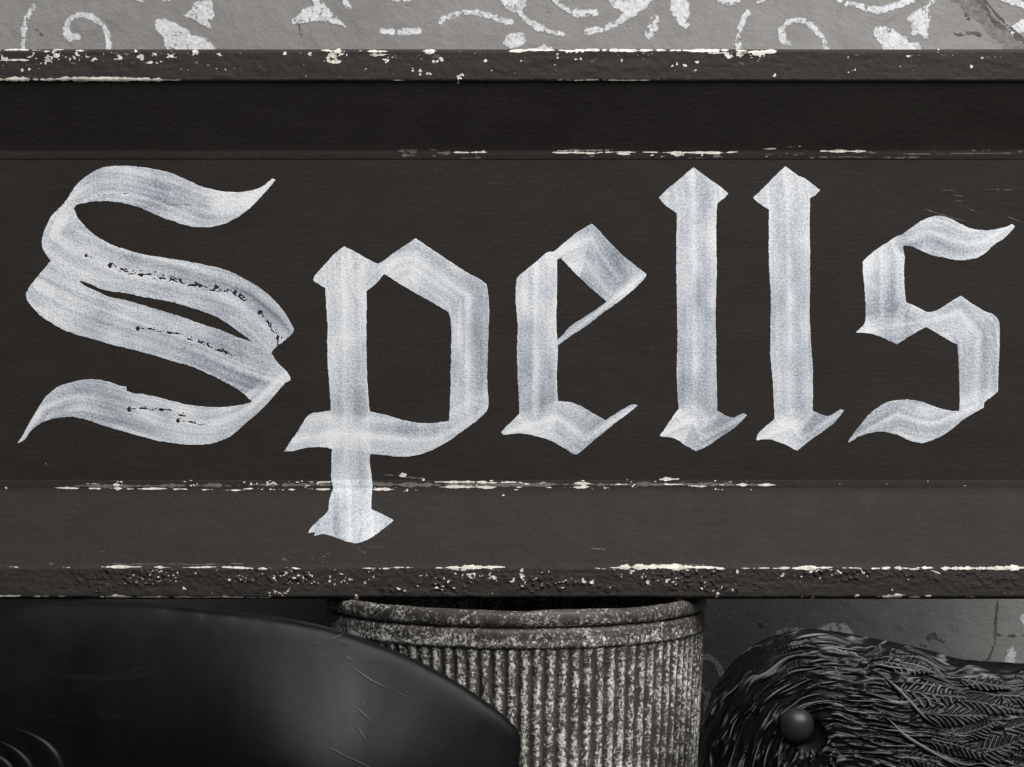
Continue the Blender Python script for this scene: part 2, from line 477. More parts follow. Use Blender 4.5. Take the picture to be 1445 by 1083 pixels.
def zt(ox, oy, s, pts): return [(ox + a / s, oy + b / s) for a, b in pts]
K = 4.014
def z5(*p): return zt(0, 0, K, p)
def z6(*p): return zt(360, 0, K, p)
def z7(*p): return zt(720, 0, K, p)
def z8(*p): return zt(1080, 0, 3.959, p)
sd = 100
for kind, pts, w in [
    ('line', z5((190, 35), (160, 80), (142, 140), (135, 200), (130, 300)), 7.5),
    ('line', z5((440, 205), (400, 215), (376, 185), (378, 145), (400, 110), (440, 88), (490, 88), (540, 108), (585, 150), (608, 200), (620, 300)), 9.5),
    ('poly', z5((872, 130), (890, 108), (925, 105), (985, 125), (1030, 155), (1075, 165), (1085, 195), (1120, 200), (1160, 215), (1200, 240), (1240, 300), (960, 300), (930, 262), (925, 220), (895, 185), (875, 155)), 0),
    ('poly', z5((1100, 15), (1160, 0), (1165, -30), (1195, -40), (1215, 50), (1210, 110), (1190, 125), (1200, 165), (1175, 160), (1120, 130), (1090, 105), (1045, 105), (1035, 90), (1060, 65), (1085, 45)), 0),
    ('line', z5((760, -10), (790, 4), (850, 15)), 3.5),
    ('line', z5((925, 8), (960, 0), (990, -20)), 3.5),
    ('poly', z6((290, -25), (320, 15), (330, 30), (280, 50), (248, 80), (215, 110), (212, 138), (240, 130), (270, 135), (320, 122), (400, 125), (450, 140), (510, 160), (522, 160), (505, 130), (470, 100), (430, 55), (390, 15), (375, -25)), 0),
    ('line', z6((485, -25), (510, 12), (530, 35)), 7.5),
    ('line', z6((722, 178), (780, 182), (850, 180), (925, 178)), 8.5),
    ('line', z6((770, -5), (820, 3), (880, 0)), 3.5),
    ('line', z6((1055, 122), (1085, 100), (1140, 82), (1200, 72), (1260, 75), (1330, 95), (1400, 115), (1450, 128)), 8.5),
    ('poly', z7((-85, -20), (95, -20), (85, 40), (50, 72), (10, 72), (-20, 55), (-50, 25)), 0),
    ('line', z7((40, 55), (90, 110), (150, 150), (210, 178), (290, 192)), 8.5),
    ('poly', z7((-50, 245), (-30, 205), (0, 190), (75, 185), (80, 212), (105, 235), (60, 262), (0, 275), (-30, 262)), 0),
    ('line', z7((240, -15), (290, 35), (340, 65)), 8),
    ('line', z7((375, 75), (485, 72)), 11),
    ('poly', z7((545, -25), (570, 30), (640, 72), (600, 115), (540, 140), (500, 158), (500, 190), (540, 180), (620, 145), (690, 105), (760, 55), (810, 0), (820, -25)), 0),
    ('line', z7((442, 178), (488, 172)), 9.5),
    ('poly', z7((905, 20), (920, -20), (1000, -20), (1018, 60), (1010, 120), (1020, 155), (990, 165), (955, 140), (920, 90), (905, 50)), 0),
    ('poly', z7((795, 95), (845, 85), (845, 150), (810, 210), (785, 235), (760, 210), (770, 150)), 0),
    ('poly', z7((1165, 0), (1200, 30), (1240, 40), (1300, 10), (1310, -20), (1165, -20)), 0),
    ('line', z7((1345, 70), (1315, 120), (1295, 180), (1288, 300)), 7.5),
    ('line', z7((1405, 14), (1450, -10)), 6),
    ('poly', z7((120, 285), (160, 262), (190, 245), (215, 268), (245, 262), (240, 290)), 0),
    ('line', z8((150, 245), (112, 240), (92, 205), (92, 165), (120, 130), (170, 112), (220, 120), (265, 150), (305, 195), (330, 230), (345, 300)), 9.5),
    ('line', z8((390, -10), (450, 15), (500, 30), (560, 45), (640, 58), (700, 40), (760, 20), (820, 0)), 9),
    ('poly', z8((598, 180), (610, 155), (640, 147), (700, 155), (740, 185), (795, 208), (805, 240), (850, 230), (890, 300), (650, 300), (645, 250), (615, 215)), 0),
    ('poly', z8((965, -20), (945, 20), (915, 45), (925, 100), (915, 150), (910, 222), (885, 220), (855, 185), (830, 212), (810, 200), (815, 150), (790, 110), (800, 85), (850, 55), (900, 30), (935, -20)), 0),
    ('line', z8((1330, -6), (1400, 14), (1470, 45)), 9),
    ('poly', z8((1350, 190), (1370, 150), (1410, 120), (1445, 105), (1490, 140), (1470, 180), (1420, 190), (1380, 200)), 0),
    ('line', [(985, 925), (1000, 928), (1012, 938), (1020, 952), (1026, 975)], 8),
    ('poly', [(1146, 905), (1152, 887), (1175, 879), (1195, 881), (1205, 894), (1206, 905)], 0),
    ('line', [(1098, 893), (1115, 889), (1135, 890)], 7),
    ('poly', [(1416, 940), (1421, 921), (1429, 911), (1437, 912), (1434, 928), (1432, 942)], 0),
    ('line', [(1444, 872), (1452, 890)], 9),
    ('line', [(994, 972), (1000, 985), (996, 1005)], 10),
]:
    sd += 7
    dry = 0.16 if pts[0] == z7((795, 95))[0] else 0.0
    motif(kind, pts, w, 2.2, sd, dry=dry)
    if pts[0][1] > 200: continue
    # the ornament goes on along the wall: it repeats sideways and mirrors upward beyond the frame
    up = [(a, -26 - b) for a, b in pts]
    motif(kind, up, w, 2.2, sd + 1, dry=dry, step=2.0)
    for sh in (-1015, 1015):
        q = [(a + sh, b) for a, b in pts]
        if max(a for a, b in q) < -8 or min(a for a, b in q) > 1455:
            if -520 < q[0][0] < 1900:
                motif(kind, q, w, 2.2, sd + 2, dry=dry, step=2.0)
                motif(kind, [(a, -26 - b) for a, b in q], w, 2.2, sd + 3, dry=dry, step=2.0)

# long diagonal smear and cracks at the right of the wall
for pts, w, m, nm in [
    ([(1352, -6), (1380, 18), (1412, 48), (1452, 92)], 20, M_FLAKE, 'plaster_smear'),
    ([(1376, -5), (1392, 12), (1400, 28), (1418, 40)], 5.5, M_CRACK, 'crack'),
    ([(1386, -5), (1402, 15), (1424, 38), (1452, 62)], 3.0, M_CRACK, 'crack'),
    ([(1428, 45), (1440, 56), (1455, 66)], 7, M_CRACK, 'crack'),
    ([(1348, 46), (1356, 49), (1362, 47), (1375, 47), (1383, 50)], 3.5, M_CRACK, 'crack'),
    ([(1362, 20), (1366, 26)], 4, M_CRACK, 'crack'),
    ([(52, 42), (60, 50)], 2.6, M_CRACK, 'crack'),
    ([(422, 25), (423, 40), (425, 52)], 1.8, M_CRACK, 'crack'),
    ([(1408, 850), (1405, 880), (1404, 905), (1397, 925), (1390, 938)], 3.0, M_CRACK, 'crack'),
    ([(1388, 934), (1400, 936), (1412, 937)], 6, M_CRACK, 'crack'),
    ([(1404, 895), (1425, 898), (1450, 896)], 2.5, M_CRACK, 'crack'),
    ([(1310, 900), (1318, 896), (1322, 899)], 6, M_CRACK, 'crack'),
    ([(1328, 903), (1331, 905)], 4, M_CRACK, 'crack'),
    ([(1300, 910), (1306, 912)], 4, M_CRACK, 'crack'),
    ([(1072, 881), (1075, 884)], 4.5, M_CRACK, 'crack'),
]:
    sd += 3
    motif('line', pts, w, 3.2 if w > 10 else 2.0, sd, m, nm, off=0.00004 if nm == 'plaster_smear' else 0.00012)

# ------------------------------------------------------------------ the sign board
PROF = np.array([   # photo row, depth of the front surface
    (70.0, Y_RIM + 0.0026), (71.5, Y_RIM + 0.0008), (74, Y_RIM), (112, Y_RIM), (114.5, Y_RIM + 0.0006), (116.5, Y_RIM + 0.0022),
    (206, Y_PANEL - 0.0016), (213, Y_PANEL - 0.0004), (219, Y_PANEL - 0.0005), (223.5, Y_PANEL - 0.0003), (225.5, Y_PANEL - 0.0001),
    (677.5, Y_PANEL), (679, Y_PANEL - 0.0003), (685, Y_PANEL - 0.0009), (689, Y_PANEL - 0.0011),
    (797, Y_RIM + 0.0016), (800, Y_RIM + 0.0005), (803, Y_RIM), (841, Y_RIM), (843.5, Y_RIM + 0.0008), (845.5, Y_RIM + 0.003)])

def blister(X, py):
    cl = sstep(0.44, 0.62, fbm(X / 70, py / 26, 31, 2))
    band = sstep(801, 806, py) * (1 - sstep(824, 842, py) * 0.75)
    right = 1 - 0.55 * sstep(1180, 1330, X)
    left = 0.35 + 0.65 * sstep(60, 330, X)
    b = sstep(0.50, 0.74, fbm(X / 4.4, py / 4.0, 77, 2))
    return b * band * right * left * (0.30 + 0.9 * cl)

def surf(X, py):
    """front surface of the sign: depth at board column X and photo row py"""
    X = np.asarray(X, float); py = np.asarray(py, float)
    wob = (fbm(X / 60, py * 0 + 3, 9, 3) - 0.5) * 1.5
    edge = np.exp(-((py - 70) / 14) ** 2) + np.exp(-((py - 845) / 14) ** 2) + np.exp(-((py - 115) / 10) ** 2) + np.exp(-((py - 801) / 10) ** 2)
    q = py + wob * np.clip(edge, 0, 1) * 0.8
    y = np.interp(q, PROF[:, 0], PROF[:, 1])
    rim = (py < 116) | (py > 799)
    y = y - np.where(rim, (fbm(X / 9, py / 6, 21, 3) - 0.5) * 0.0006 + (fbm(X / 40, py / 12, 22, 2) - 0.5) * 0.0006, 0)
    y = y - (fbm(X / 150, py / 60, 23, 2) - 0.5) * 0.0007
    y = y - np.where(py > 799, blister(X, py) * 0.0010, 0)
    return y

def col_of(px, Y): return CX + (px - CX) * sc_at(Y) / S0
def drape(p, off):
    p = np.asarray(p, float)
    yb = np.interp(p[:, 1], PROF[:, 0], PROF[:, 1])
    s = sc_at(yb)
    x = (p[:, 0] - CX) * s
    y = surf(CX + x / S0, p[:, 1])
    return np.stack([x, y - off, CAM_Z - (p[:, 1] - CY) * s], 1)

sign = thing('sign_board', (0, Y_PANEL, CAM_Z - (845.5 - CY) * sc_at(Y_RIM)),
             'dark brown framed wooden sign with chipped edges and white blackletter word Spells', 'sign')

BX0, BX1 = -330, 1650
def rail(rows, back, name, dx, top_back, bot_back, label=None, deep=0.0):
    rows = np.array(rows, float)
    xs = np.arange(BX0, BX1 + dx, dx)
    R, C = np.meshgrid(rows, xs, indexing='ij')
    yb = np.interp(R, PROF[:, 0], PROF[:, 1])
    y = surf(C, np.clip(R, 225.5, 677.5) if deep else R) + deep
    z = CAM_Z - (R - CY) * sc_at(yb)
    x = (C - CX) * S0
    zt_, zb_ = z[0], z[-1]
    # closed section: front rows, then the back
    x = np.concatenate([x, x[-1:], x[:1]]); y = np.concatenate([y, np.full((1, len(xs)), bot_back), np.full((1, len(xs)), top_back)])
    z = np.concatenate([z, zb_[None].mean() + 0 * zb_[None], zt_[None].mean() + 0 * zt_[None]])
    nr, nc = x.shape
    idx = np.arange(nr * nc).reshape(nr, nc)
    nxt = np.roll(idx, -1, axis=0)
    f = np.stack([idx[:, :-1], nxt[:, :-1], nxt[:, 1:], idx[:, 1:]], -1).reshape(-1, 4).tolist()
    f.append(idx[::-1, 0].tolist()); f.append(idx[:, -1].tolist())
    v = np.stack([x, y, z], -1).reshape(-1, 3)
    Rr = np.concatenate([R, R[-1:], R[:1]]); Cc = np.concatenate([C, C[-1:], C[:1]])
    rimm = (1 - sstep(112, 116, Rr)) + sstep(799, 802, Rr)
    dust = np.maximum(rimm, 0.6 * sstep(690, 700, Rr)) * (0.45 + 0.55 * fbm(Cc / 30, Rr / 7, 91, 3))  # paler colour on the rims and the lower slope, varied by noise
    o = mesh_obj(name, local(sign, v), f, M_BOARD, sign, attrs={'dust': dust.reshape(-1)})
    if label: o['label'] = label
    me = o.data
    # hard edges at the back corners and ends
    return o

def ar(a, b, s): return list(np.arange(a, b, s))
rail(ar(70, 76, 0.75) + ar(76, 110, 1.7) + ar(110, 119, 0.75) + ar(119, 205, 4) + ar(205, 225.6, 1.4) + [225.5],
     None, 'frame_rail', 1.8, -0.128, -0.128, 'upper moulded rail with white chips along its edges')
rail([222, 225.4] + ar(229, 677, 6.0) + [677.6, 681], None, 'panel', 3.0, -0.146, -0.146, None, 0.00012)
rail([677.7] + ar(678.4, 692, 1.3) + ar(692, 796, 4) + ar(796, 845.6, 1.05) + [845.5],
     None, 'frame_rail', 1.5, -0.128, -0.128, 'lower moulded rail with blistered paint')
for bx in (-0.30, 0.0):          # blocks that hold the sign off the wall
    slab('mounting_block', bx - 0.02, bx + 0.02, -0.1275 - Y_PANEL, Y_WALL - 0.001 - Y_PANEL, 0.03, 0.33, M_WOOD, parent=sign)


# ---- letters: outlines and brush strokes, in the coordinates of the enlarged crops
LET = {
 'S': dict(o=(0, 210), s=2.4614, out=[(957, 108), (945, 105), (905, 135), (860, 148), (810, 152), (740, 143), (690, 128), (640, 105), (590, 84), (530, 70), (480, 63), (420, 60), (380, 62), (345, 70), (315, 85), (280, 112), (255, 142), (230, 180), (205, 207), (178, 235), (163, 265), (150, 300), (144, 325), (150, 350), (165, 375), (178, 390), (160, 410), (135, 440), (110, 470), (92, 500), (92, 520), (110, 548), (140, 580), (180, 607), (220, 630), (260, 645), (320, 662), (400, 685), (480, 704), (545, 722), (600, 740), (650, 752), (700, 772), (760, 800), (810, 828), (845, 850), (868, 872), (876, 880), (840, 890), (790, 897), (720, 898), (650, 890), (590, 875), (540, 862), (490, 852), (470, 852), (440, 843), (437, 828), (410, 822), (370, 808), (330, 802), (290, 803), (240, 815), (200, 828), (160, 862), (130, 905), (100, 955), (80, 995), (58, 1026), (85, 1012), (100, 990), (125, 965), (160, 945), (200, 936), (250, 933), (300, 942), (350, 960), (420, 980), (480, 998), (550, 1015), (620, 1026), (690, 1029), (740, 1023), (790, 1005), (830, 975), (870, 940), (910, 905), (950, 860), (990, 815), (1008, 805), (1008, 795), (995, 775), (965, 745), (942, 710), (955, 695), (985, 670), (1018, 640), (1022, 628), (1010, 605), (985, 565), (950, 525), (910, 490), (860, 458), (810, 432), (760, 415), (700, 402), (640, 390), (560, 378), (500, 368), (440, 352), (390, 335), (340, 308), (300, 275), (270, 240), (257, 210), (265, 198), (290, 190), (340, 183), (390, 185), (440, 192), (490, 208), (540, 230), (580, 245), (630, 262), (670, 272), (720, 273), (770, 265), (820, 242), (865, 210), (905, 170), (940, 130)],
   hole=[(272, 460), (310, 470), (350, 488), (390, 497), (435, 502), (480, 512), (540, 523), (600, 535), (670, 555), (720, 572), (770, 595), (820, 630), (855, 655), (877, 674), (840, 660), (800, 645), (760, 628), (700, 610), (640, 588), (570, 566), (500, 545), (430, 525), (385, 517), (365, 510), (335, 495), (300, 478)],
   st=[([(950, 115), (860, 190), (720, 215), (560, 155), (400, 120), (300, 140), (220, 210)], 115), ([(240, 180), (185, 300), (260, 350), (430, 420), (640, 470), (820, 520), (930, 600), (985, 660)], 130), ([(130, 480), (250, 540), (450, 610), (680, 690), (850, 760), (980, 800)], 140), ([(985, 800), (870, 915), (740, 965), (600, 950), (400, 890), (270, 865), (150, 900), (70, 1015)], 112)],
   dry=[([(385, 405), (450, 430), (560, 445), (680, 475), (780, 490), (850, 520)], 18), ([(905, 570), (940, 620), (968, 650), (962, 690)], 16), ([(480, 625), (560, 632), (650, 655), (740, 690), (820, 725)], 11), ([(450, 905), (560, 905), (640, 925)], 13), ([(620, 945), (720, 960)], 10), ([(300, 372), (330, 385)], 8)]),
 'p': dict(o=(390, 320), s=2.353, out=[(225, 65), (280, 95), (335, 125), (350, 118), (380, 95), (420, 68), (462, 40), (500, 65), (560, 105), (620, 145), (670, 172), (697, 192), (705, 235), (706, 300), (702, 420), (700, 520), (703, 600), (670, 640), (630, 670), (590, 700), (545, 728), (500, 750), (440, 764), (380, 762), (311, 755), (310, 790), (316, 830), (318, 870), (314, 938), (350, 955), (392, 975), (360, 1000), (320, 1030), (270, 1052), (240, 1048), (200, 1035), (160, 1022), (125, 1028), (130, 1015), (105, 1018), (110, 1005), (140, 975), (170, 945), (175, 910), (187, 870), (182, 840), (182, 800), (184, 738), (140, 732), (100, 735), (60, 745), (25, 748), (40, 725), (70, 680), (108, 625), (150, 615), (180, 612), (178, 560), (172, 480), (168, 400), (170, 330), (165, 260), (162, 205), (120, 180), (130, 160), (170, 115), (205, 80)],
   hole=[(300, 215), (330, 190), (358, 158), (400, 185), (460, 220), (520, 255), (570, 283), (580, 320), (580, 420), (578, 520), (574, 645), (530, 652), (480, 653), (430, 645), (380, 630), (310, 615), (305, 560), (300, 450), (299, 300)],
   st=[([(225, 75), (230, 200), (240, 650), (250, 940), (250, 1040)], 140), ([(310, 190), (400, 110), (460, 100), (640, 230), (642, 640)], 132), ([(60, 700), (200, 680), (400, 700), (520, 700), (600, 665), (695, 602)], 118)], dry=[]),
 'e': dict(o=(690, 290), s=2.925, out=[(425, 76), (445, 95), (490, 145), (550, 205), (600, 245), (650, 285), (640, 305), (600, 345), (540, 395), (470, 445), (400, 500), (340, 538), (285, 578), (283, 640), (280, 720), (285, 810), (330, 812), (380, 830), (440, 865), (480, 888), (540, 850), (590, 822), (615, 825), (590, 848), (520, 900), (440, 965), (370, 1025), (350, 1028), (320, 1010), (270, 980), (200, 955), (130, 943), (60, 948), (48, 938), (80, 905), (125, 860), (122, 780), (115, 600), (118, 500), (110, 400), (112, 310), (125, 290), (180, 245), (240, 195), (268, 190), (310, 155), (360, 115)],
   hole=[(281, 225), (295, 218), (340, 265), (390, 315), (440, 360), (487, 398), (440, 432), (380, 470), (330, 505), (310, 530), (282, 555), (278, 480), (280, 380)],
   st=[([(200, 240), (198, 860)], 165), ([(80, 930), (280, 870), (400, 960), (600, 830)], 120), ([(290, 190), (420, 130), (540, 300)], 150), ([(630, 300), (480, 420), (285, 570)], 52)], dry=[]),
 'l': dict(o=(920, 220), s=2.517, out=[(148, 42), (200, 80), (245, 112), (272, 135), (255, 152), (232, 170), (228, 250), (230, 400), (226, 560), (228, 700), (232, 905), (265, 925), (290, 932), (325, 914), (338, 922), (300, 960), (250, 995), (200, 1030), (155, 1050), (120, 1030), (80, 1005), (25, 998), (45, 970), (75, 925), (95, 900), (88, 800), (90, 640), (88, 500), (86, 350), (88, 205), (50, 178), (22, 150), (60, 115), (110, 72)],
   hole=None, st=[([(148, 60), (158, 180), (160, 900)], 142), ([(35, 985), (150, 930), (180, 1000), (330, 920)], 100)], dry=[]),
 'l2': dict(o=(920, 220), s=2.517, out=[(472, 37), (520, 72), (540, 78), (570, 102), (597, 122), (580, 140), (562, 152), (560, 260), (562, 400), (560, 560), (566, 680), (572, 780), (570, 905), (610, 922), (635, 922), (670, 900), (683, 905), (650, 945), (600, 985), (550, 1020), (515, 1048), (480, 1030), (420, 1008), (370, 1012), (375, 990), (400, 965), (435, 935), (430, 820), (420, 700), (422, 500), (415, 380), (415, 192), (380, 170), (357, 150), (385, 125), (430, 80)],
   hole=None, st=[([(475, 55), (488, 180), (495, 500), (502, 905)], 145), ([(380, 1000), (500, 950), (530, 1000), (675, 905)], 100)], dry=[]),
 's': dict(o=(1180, 280), s=2.928, out=[(272, 150), (300, 130), (350, 95), (400, 76), (440, 74), (480, 88), (530, 115), (580, 130), (640, 132), (690, 122), (728, 108), (738, 118), (700, 160), (650, 195), (600, 238), (550, 254), (500, 257), (440, 246), (390, 235), (340, 212), (300, 197), (276, 197), (282, 240), (280, 340), (288, 430), (330, 448), (375, 470), (420, 462), (470, 430), (515, 402), (560, 435), (610, 465), (650, 482), (672, 508), (675, 600), (670, 700), (668, 800), (610, 845), (610, 865), (540, 905), (470, 960), (410, 995), (350, 1012), (300, 1000), (250, 978), (200, 967), (140, 970), (95, 985), (50, 1012), (48, 1005), (70, 975), (110, 925), (140, 890), (190, 853), (240, 836), (300, 833), (350, 840), (400, 858), (450, 875), (508, 880), (510, 800), (505, 680), (500, 605), (460, 585), (410, 555), (372, 532), (330, 555), (290, 580), (250, 605), (200, 580), (150, 562), (120, 558), (80, 555), (100, 538), (120, 510), (118, 400), (110, 300), (108, 262), (150, 225), (200, 190), (250, 158)],
   hole=None, st=[([(730, 120), (600, 190), (500, 190), (400, 150), (280, 180)], 130), ([(197, 210), (200, 520)], 165), ([(100, 550), (240, 520), (370, 500)], 110), ([(375, 500), (515, 470), (588, 560), (590, 830)], 160), ([(610, 850), (400, 935), (250, 900), (60, 1005)], 130)], dry=[]),
}

def build_letter(key, ch):
    L = LET[key]; ox, oy = L['o']; s = L['s']
    conv = lambda pts: [(ox + a / s, oy + b / s) for a, b in pts]
    P = smooth_poly(conv(L['out']), True, 3.0, 42)
    X, Y = grid(P[:, 0].min() - 5, P[:, 1].min() - 5, P[:, 0].max() + 5, P[:, 1].max() + 5, 1.1)
    Fd = poly_sdf(X, Y, P)
    if L['hole']:
        H = smooth_poly(conv(L['hole']), True, 3.0, 42)
        Fd = np.minimum(Fd, -poly_sdf(X, Y, H))
    seed = ord(ch) * 3 + len(key)
    Fd = Fd + (fbm(X / 7, Y / 7, seed, 3) - 0.5) * 1.5 + (fbm(X / 2.2, Y / 2.2, seed + 3, 1) - 0.5) * 0.5
    for pts, w in L['dry']:          # dry-brush gaps
        D, U, V = seg_dist(X, Y, smooth_poly(conv(pts), False, 4), False)
        m = np.clip(1 - D / (w / s), 0, 1)
        nz = fbm(U / 3.6, V / 1.7, seed + 60, 2)
        Fd = np.minimum(Fd, (0.93 - 0.42 * m ** 0.6 - nz) * 8)
    v, f = field_mesh(X, Y, Fd)
    # paint density: streaks along each brush stroke, heavier where strokes cross
    best = np.zeros(len(v)); dens = np.zeros(len(v)); cover = np.zeros(len(v))
    vx, vy = v[:, 0], v[:, 1]
    for k, (pts, w) in enumerate(L['st']):
        D, U, V = seg_dist(vx, vy, smooth_poly(conv(pts), False, 4), False)
        hw = w / s / 2
        r = D / hw
        cover += sstep(1.06, 0.90, r)
        s1 = fbm(U / 190, V / 7.0, seed + k * 11, 2) - 0.5
        s2 = fbm(U / 110, V / 2.0, seed + k * 11 + 5, 2) - 0.5
        tot = U.max() + 1e-6
        mid = np.exp(-((V - 0.12 * hw) / (0.14 * hw)) ** 2) - 0.5 * np.exp(-((V + 0.42 * hw) / (0.2 * hw)) ** 2)
        wt = 0.80 if key == 'S' else 0.42
        d = 0.64 + wt * (s1 * 0.62 + s2 * 0.30) + (fbm(U / 45, V / 18, seed + k + 200, 2) - 0.5) * 0.42 + mid * 0.17 + 0.06 - 0.24 * sstep(0.15, 0.9, U / tot) + 0.05 * np.sin(U / 37 + k)
        d += 0.10 * sstep(0.86, 0.97, r) * (r < 1.05)
        wk = np.exp(-5.0 * np.clip(r, 0, 3) ** 2) + 1e-9
        dens = dens + d * wk; best = best + wk
    dens = dens / best
    dens += 0.13 * np.clip(cover - 1, 0, 1)
    dens += (fbm(vx / 26, vy / 34, seed + 410, 2) - 0.5) * 0.24
    dens += 0.16 * sstep(640, 720, vy)
    top = drape(v, 0.00016)
    nb = len(top)
    be = boundary_edges(f)
    bv = sorted({a for e in be for a in e}); bi = {a: nb + i for i, a in enumerate(bv)}
    back = top[bv].copy(); back[:, 1] += 0.0005
    f = f + [[b, a, bi[a], bi[b]] for a, b in be]
    allv = np.concatenate([top, back])
    dens = np.concatenate([dens, dens[bv]])
    return mesh_obj('letter', local(sign, allv), f, M_LET, sign, attrs={'dens': dens},
                    label='white brushed blackletter letter %s' % ch)

for key, ch in (('S', 'S'), ('p', 'p'), ('e', 'e'), ('l', 'l'), ('l2', 'l'), ('s', 's')):
    build_letter(key, ch)

# ---- chipped paint: long edge chips plus scattered flecks, per strip of the moulding
rng = np.random.default_rng(5)
def chip_strip(y0, y1, longs, flecks, seed, mat=M_CHIP, name='paint_chips', step=0.9, blist=False, x0=-328, x1=1700):
    if x0 < 0:
        r2 = np.random.default_rng(seed)
        if longs and mat is M_CHIP:
            ys = [q[2] for q in longs]
            for a0, a1 in ((-320, -20), (1455, 1640)):
                for _ in range(7):
                    a = r2.uniform(a0, a1 - 20); yc = ys[r2.integers(len(ys))]
                    longs = longs + [(a, min(a + r2.uniform(15, 70), a1), yc, yc, r2.uniform(1.5, 4))]
    X, Y = grid(x0, y0, x1, y1, step)
    Fd = np.full(X.shape, -2.0)
    for (a, b, ya, yb, th) in longs:
        t = np.clip((X - a) / max(b - a, 1), 0, 1)
        yc = ya + (yb - ya) * t + (fbm(X / 30, X * 0, seed, 2) - 0.5) * 1.6
        ends = sstep(-4, 10, X - a) * sstep(-4, 10, b - X)
        wdt = th / 2 * ends * np.clip(-0.25 + 2.1 * fbm(X / 11, X * 0 + 2, seed + 3, 3), 0, 1.5)
        d = wdt - np.abs(Y - yc) + (fbm(X / 4, Y / 2.5, seed + 9, 3) - 0.5) * th * 0.55
        d = np.where((X > a - 5) & (X < b + 5), d, -2)
        Fd = np.maximum(Fd, d)
    for fl in flecks:
        if fl[0] == 'zone':
            _, xa, xb, ya, yb, frac, st = fl
            i0, i1 = np.searchsorted(X[0], [xa, xb])
            sl = np.s_[:, i0:i1]
            nz = fbm(X[sl] / (3.4 * st), Y[sl] / 2.7, seed + int(xa) % 97 + 71, 3) + 0.55 * fbm(X[sl] / (24 * st), Y[sl] / 9, seed + 72, 2)
            inz = (Y[sl] > ya) & (Y[sl] < yb)
            thr = np.quantile(nz[inz], 1 - frac)
            win = np.minimum(np.minimum(Y[sl] - ya, yb - Y[sl]) / 3, np.minimum(X[sl] - xa, xb - X[sl]) / 25)
            Fd[sl] = np.maximum(Fd[sl], np.minimum((nz - thr) * 9, win))
            continue
        fx, fy, r, ex = fl
        i0, i1 = np.searchsorted(X[0], [fx - r * ex * 2 - 2, fx + r * ex * 2 + 2])
        sl = np.s_[:, i0:i1]
        d = r - np.hypot((X[sl] - fx) / ex, Y[sl] - fy) + (fbm(X[sl] / 3.2, Y[sl] / 2.4, seed + 5, 2) - 0.5) * (r * 3.0 + 0.8)
        Fd[sl] = np.maximum(Fd[sl], d)
    if blist:
        b = blister(X, Y)
        g = fbm(X / 3.0, Y / 2.6, seed + 44, 2)
        cl = sstep(0.52, 0.66, fbm(X / 55, Y / 30, 31, 2))
        Fd = np.maximum(Fd, np.minimum((b - 0.62) * 8, (g - 0.66 + 0.10 * cl) * 9))
    v, f = field_mesh(X, Y, Fd)
    if f:
        mesh_obj(name, local(sign, drape(v, 0.00009 if mat is M_SCUFF else 0.00022)), f, mat, sign, kind='stuff')

def scatter(n, xa, xb, ya, yb, r0, r1, ex=1.6):
    rm = r0 + (r1 - r0) * 0.3
    return [('zone', xa, xb, ya, yb, min(0.2, n * 3.0 * rm * rm * (1 + ex) / 2 / ((xb - xa) * (yb - ya)) * 1.25), 1.0 if ex < 2 else ex * 0.6)]

